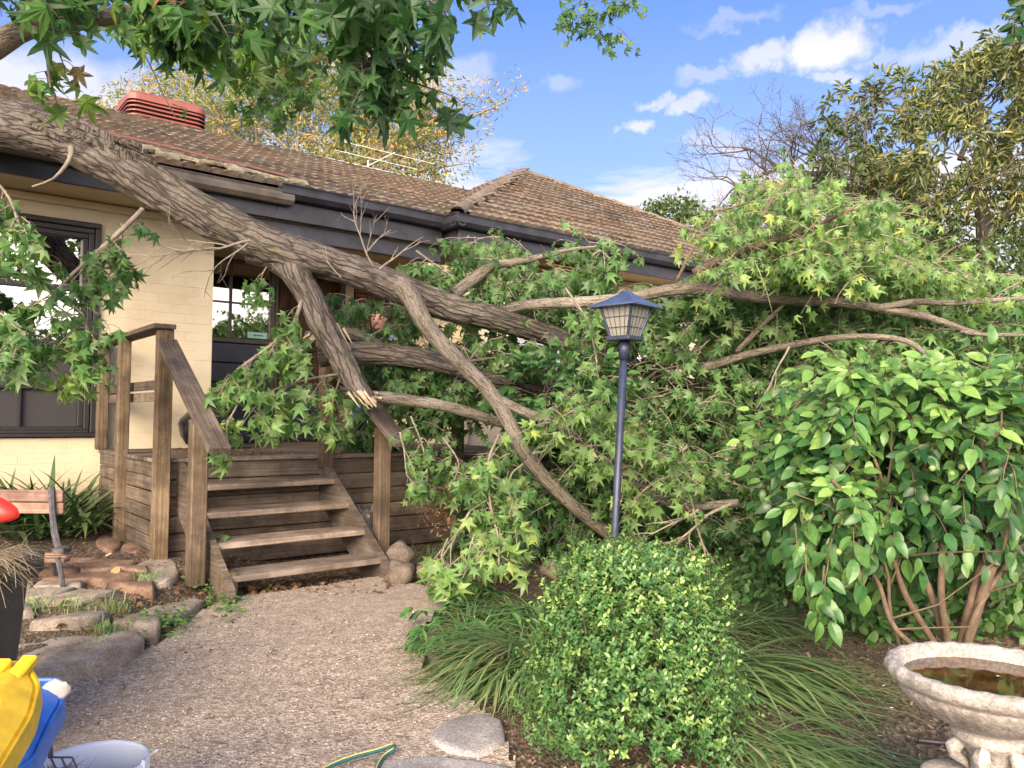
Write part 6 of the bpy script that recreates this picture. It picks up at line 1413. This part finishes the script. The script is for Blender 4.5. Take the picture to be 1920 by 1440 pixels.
# ---------------------------------------------------------------- the person in the leaves
def person():
    hp = at(713, 606, 6.95); base = H(2.02, -1.28, DZ); t_ = thing('person', 'person in a pale blue top bending behind the branches on the deck, face showing', 'person', base)
    f = (CAM-hp); f.z = 0; f = (f.normalized()+Vector((-.35, 0, 0))).normalized(); s = Vector((-f.y, f.x, 0))
    hip = base+HZ*.86-f*.12; neck = hp-f*.05-HZ*.13; ch = hip.lerp(neck, .66)
    V = [(hip, .15), (hip.lerp(ch, .5)+HZ*.02, .13), (ch, .15), (neck-f*.02, .055), (hp-f*.02+HZ*.00, .080), (hp+HZ*.06-f*.03, .082)]
    E_ = [(0, 1), (1, 2), (2, 3), (3, 4), (4, 5)]
    for sg in (-1, 1):
        b = len(V); sh = ch+s*sg*.17+(neck-ch)*.5; V += [(sh, .06), (sh+f*.06-HZ*.24+s*sg*.06, .045), (sh+f*.24-HZ*.16-s*sg*.05, .035), (sh+f*.30-HZ*.13-s*sg*.08, .028)]; E_ += [(2, b), (b, b+1), (b+1, b+2), (b+2, b+3)]
        b = len(V); V += [(hip+s*sg*.10-HZ*.05, .10), (base+s*sg*.12+HZ*.46+f*.05, .065), (base+s*sg*.12+HZ*.08-f*.02, .045), (base+s*sg*.13+HZ*.04+f*.16, .035)]; E_ += [(0, b), (b, b+1), (b+1, b+2), (b+2, b+3)]
    def grow(name, V, E_, m_, lev=2):
        me = bpy.data.meshes.new(name); me.from_pydata([tuple(v) for v, r in V], E_, []); o = bpy.data.objects.new(name, me); C.objects.link(o); me.materials.append(m_)
        sk = o.modifiers.new('skin', 'SKIN'); sk.use_smooth_shade = True
        for d_, (v, r) in zip(me.skin_vertices[0].data, V): d_.radius = (r, r)
        me.skin_vertices[0].data[0].use_root = True; sb = o.modifiers.new('sub', 'SUBSURF'); sb.levels = sb.render_levels = lev; return adopt(o, t_)
    skin = simple('skin', (.68, .36, .27), .55); grow('body', V, E_, skin)
    top = simple('pale_blue_cloth', (.50, .56, .68), .8); jean = simple('blue_denim', (.05, .09, .22), .8)
    sh0 = ch+(neck-ch)*.5
    grow('shirt', [(hip+HZ*.03, .16), (hip.lerp(ch, .5)+HZ*.02, .145), (ch, .165), (neck-f*.01-HZ*.02, .075), (sh0+s*.17, .075), (sh0+s*.22+f*.05-HZ*.18, .062), (sh0-s*.17, .075), (sh0-s*.22+f*.05-HZ*.18, .062)], [(0, 1), (1, 2), (2, 3), (2, 4), (4, 5), (2, 6), (6, 7)], top)
    grow('trousers', [(hip, .165), (hip+s*.10-HZ*.05, .115), (base+s*.12+HZ*.46+f*.05, .082), (base+s*.12+HZ*.10-f*.02, .062), (hip-s*.10-HZ*.05, .115), (base-s*.12+HZ*.46+f*.05, .082), (base-s*.12+HZ*.10-f*.02, .062)], [(0, 1), (1, 2), (2, 3), (0, 4), (4, 5), (5, 6)], jean)
    for sg in (-1, 1): grow('shoe', [(base+s*sg*.12+HZ*.085-f*.03, .056), (base+s*sg*.12+HZ*.05-f*.03, .054), (base+s*sg*.13+HZ*.045+f*.10, .048), (base+s*sg*.135+HZ*.035+f*.19, .040)], [(0, 1), (1, 2), (2, 3)], M['iron'])
    q = MB(); q.lathe([(.001, -.115), (.030, -.112), (.052, -.090), (.068, -.055), (.078, -.01), (.083, .035), (.078, .075), (.058, .105), (.001, .122)], hp, 28); q.smooth = True; q.build('head', skin, t_)
    q = MB(); q.lathe([(.060, -.13), (.088, -.09), (.098, -.02), (.102, .04), (.085, .085), (.05, .115), (.001, .125)], hp+HZ*.012-f*.030, 24, wob=lambda a, j, z: .05*math.sin(a*11+z*40)); q.smooth = True; q.build('hair', simple('dark_brown_hair', (.03, .018, .012), .6), t_)
    q = MB(); q.tube([hp+f*.078+HZ*.030, hp+f*.098-HZ*.012], [.007, .013], 8); q.smooth = True; q.build('nose', skin, t_)
    for sg in (-1, 1):
        q = MB(); q.lathe([(.001, -.010), (.010, -.006), (.012, 0), (.010, .006), (.001, .010)], hp+f*.070+s*sg*.030+HZ*.028, 10); q.smooth = True; q.build('eye', M['iron'], t_)
        q = MB(); q.tube([hp+f*.083+s*sg*.014+HZ*.050, hp+f*.074+s*sg*.044+HZ*.050], .004, 5); q.build('eyebrow', M['iron'], t_)
    q = MB(); q.tube([hp+f*.066-s*.020-HZ*.052, hp+f*.073-HZ*.054, hp+f*.066+s*.020-HZ*.052], .005, 6); q.build('mouth', simple('lips', (.45, .15, .13), .5), t_)
person()

# ---------------------------------------------------------------- small growth, litter and loose gravel
def near_rng(n, fn):
    out = []
    while len(out) < n:
        x, y = fn()
        out.append((x, y))
    return out
iv = thing('ivy_patch', 'ground ivy patch trailing over the path edge at the foot of the stair newel', 'ivy', P2(400, 1120)); lv = Leaves(); tw = MB()
for _ in range(520):
    f = random.random(); x = 372+60*f+random.gauss(0, 14); y = 1078+85*f+random.gauss(0, 12)
    if random.random() < .42: x, y = random.gauss(312, 26), random.gauss(1182, 12)
    p = on_ground(x, y); p.z += random.uniform(.02, .09); d = rdir(); d.z = .1; lv.add(p, d, HZ+rv(.5)+TOCAM*.3, random.uniform(.022, .048), random.uniform(.2, .9))
lv.build('oval', M['maple'], iv, nobj=0, stuff='leaves')
def weeds(label, spots, n, size, m_, tone):
    t_ = thing('weeds', label, 'weeds', P2(*spots[0][:2])); q = MB()
    for _ in range(n):
        x, y, r = random.choice(spots); p = on_ground(x+random.gauss(0, r), y+random.gauss(0, r*.4)); p.z = gz(p.x, p.y)+.02
        blade(q, p, (random.gauss(0, .7), random.gauss(0, .7), 1), size*random.uniform(.4, 1.2), .0022, random.uniform(.1, .5), random.uniform(*tone), 4)
    q.build('blades', M[m_], t_, kind='stuff')
weeds('thin green weeds growing between the terrace stones', [(215, 1150, 20), (200, 1195, 14), (190, 1230, 12), (130, 1150, 25), (280, 1095, 14), (240, 1215, 10), (60, 1145, 20)], 650, .075, 'blade', (.6, .95))
weeds('tuft of fine grey green leaves under the pale hanging leaves', [(815, 1050, 22), (830, 1080, 22)], 260, .12, 'blade', (.3, .7))
bt = on_ground(824, 985); fern = thing('dead_fern', 'dead red brown fern fronds in the bed under the branches', 'plant', P2(824, 985)); lv = Leaves()
for _ in range(420):
    x, y = random.gauss(826, 16), random.gauss(945, 24); p = at(x, y, 5.9+random.gauss(0, .1)); lv.add(p, (rdir()-HZ*.6), rdir(), random.uniform(.02, .05), random.uniform(.0, .25))
lv.build('lance', M['needle'], fern, stuff='fronds')
# undergrowth beneath the fallen crown
ug = thing('undergrowth', 'dark weedy undergrowth on the mulch beneath the fallen crown', 'undergrowth', P2(1250, 1100), kind='stuff'); lv = Leaves()
for _ in range(2600):
    x, y = random.uniform(1180, 1700), random.uniform(1060, 1150); p = on_ground(x, y); p.z += abs(random.gauss(0, .09)); lv.add(p, rdir()-HZ*.2, HZ+rv(.6), random.uniform(.03, .075), random.uniform(0, .45))
for _ in range(900):
    x, y = random.uniform(1560, 1960), random.uniform(1100, 1210); p = on_ground(x, y); p.z += abs(random.gauss(0, .12)); lv.add(p, rdir()-HZ*.2, HZ+rv(.6), random.uniform(.04, .11), random.uniform(.1, .6))
lv.build('oval', M['maple'], ug, stuff='leaves')
# bark chips, gravel, fallen leaves
lv = Leaves()
n_ = 0
while n_ < 30000:
    y = 1.0+6.6*random.random()**1.5; x = random.uniform(-.75, .75)*(y+.5)
    if on_path(x, y) and random.random() > .03: continue
    if -3.7 < x < -1.85 and 3.2 < y < 5.3 and random.random() < .7: continue
    s_ = random.uniform(.008, .03)*(1 if random.random() < .93 else 2.2); d = rdir(); d.z *= .25; lv.add((x, y, rough_g(x, y)+random.uniform(.002, .016)), d, (random.gauss(0, .35), random.gauss(0, .35), 1), s_, random.random()**1.6); n_ += 1
ch = lv.build('chip', M['chip'], None, stuff='bark_chips'); tagx(ch, 'loose bark chips scattered over the garden beds', 'mulch', kind='stuff')
lv = Leaves(); n_ = 0
while n_ < 42000:
    y = 1.0+4.6*random.random()**1.6; x = random.uniform(-.72, .5)*(y+.3)
    if not on_path(x+random.gauss(0, .03), y+random.gauss(0, .03)): continue
    zz = path_z(x, y) if on_path(x, y) else rough_g(x, y)
    if noise.noise(Vector((x*1.3, y*1.3, 9))) > .12 and random.random() < .6: n_ += 1; continue
    d = rdir(); d.z *= .2; lv.add((x, y, zz-.001), d, (random.gauss(0, .2), random.gauss(0, .2), 1), random.uniform(.004, .013), random.random()); n_ += 1
pb = lv.build('stonelet', M['pebble'], None, stuff='loose_gravel'); tagx(pb, 'fine loose gravel strewn over the path', 'gravel', kind='stuff')
lv = Leaves()
for _ in range(420):
    r = random.random()
    if r < .45: x, y = random.uniform(425, 730), random.uniform(1098, 1122)
    elif r < .6: x, y = random.uniform(560, 660), random.uniform(985, 1010)
    elif r < .8: x, y = random.uniform(100, 420), random.uniform(1100, 1260)
    else: x, y = random.uniform(720, 1050), random.uniform(985, 1100)
    p = on_ground(x, y); p.z += random.uniform(.02, .04); lv.add(p, rdir()*Vector((1, 1, .2)), HZ+rv(.35), random.uniform(.03, .07), random.random()*.7)
dl = lv.build('star', M['dead'], None, stuff='dead_leaves'); tagx(dl, 'dead brown leaves drifted under the steps and along the path edge', 'leaf litter', kind='stuff')
db = MB()
for _ in range(150):
    y = 1.3+3.8*random.random(); x = random.uniform(-.55, .1)*(y+.3)
    if not on_path(x, y): continue
    a = random.uniform(0, 3.14); L_ = random.uniform(.02, .11); p = Vector((x, y, path_z(x, y)+.004)); d = Vector((math.cos(a), math.sin(a), 0))
    db.tube([p, p+d*L_*.5+rv(.004), p+d*L_+Vector((0, 0, .003))], [.0016, .0012, .0006], 4, cap=False)
tagx(db.build('fallen_twigs', M['twigd'], None), 'short dry twigs scattered over the gravel path', 'twigs', kind='stuff')
lv = Leaves()
for _ in range(900):
    y = 1.2+4.0*random.random(); x = random.uniform(-.6, .25)*(y+.3)
    if on_path(x, y): lv.add((x, y, path_z(x, y)+.004), rdir()*Vector((1, 1, .15)), HZ+rv(.3), random.uniform(.008, .022)*(1 if random.random() < .93 else 1.9), random.random())
tagx(lv.build('chip', M['dead'], None, stuff='path_debris'), 'pale bark flakes and leaf bits lying on the gravel path', 'leaf litter', kind='stuff')
lv = Leaves()
for _ in range(260):
    p = H(random.uniform(.3, 1.2), random.uniform(-1.8, -.2), DZ+.01); lv.add(p, rdir()*Vector((1, 1, .1)), HZ+rv(.3), random.uniform(.01, .04), random.random()*.5)
tagx(lv.build('star', M['dead'], None, stuff='deck_litter'), 'brown leaf crumbs scattered on the timber deck', 'leaf litter', kind='stuff')
lv = Leaves(); gl_ = []
for (x, y, s_) in ((410, 1012, .10), (640, 1240, .03), (55, 1130, .10), (122, 1135, .09), (147, 1133, .06), (505, 1112, .08), (530, 1120, .06)):
    p = on_ground(x, y); p.z += .03
    if (x, y) == (410, 1012): p = H(.30, -2.52, .70)
    if (x, y) == (55, 1130): continue
    o = Leaves(); o.add(p, rdir()*Vector((1, 1, .2)), HZ+TOCAM*.8+rv(.2), s_, .6); 
    ob = o.build('star_hi', M['maple'], None, stuff='fallen_leaf', kindtag=None)
    tagx(ob, {410: 'green star leaf resting on the third stair tread beside the newel', 640: 'tiny orange brown leaf lying alone on the gravel path', 122: 'pale star leaf on the terrace beside the bench leg', 147: 'small pale leaf on the terrace right of the bench leg', 505: 'green leaf on the litter below the bottom tread', 530: 'small green leaf on the gravel below the bottom tread, right of its neighbour'}[x], 'leaf')
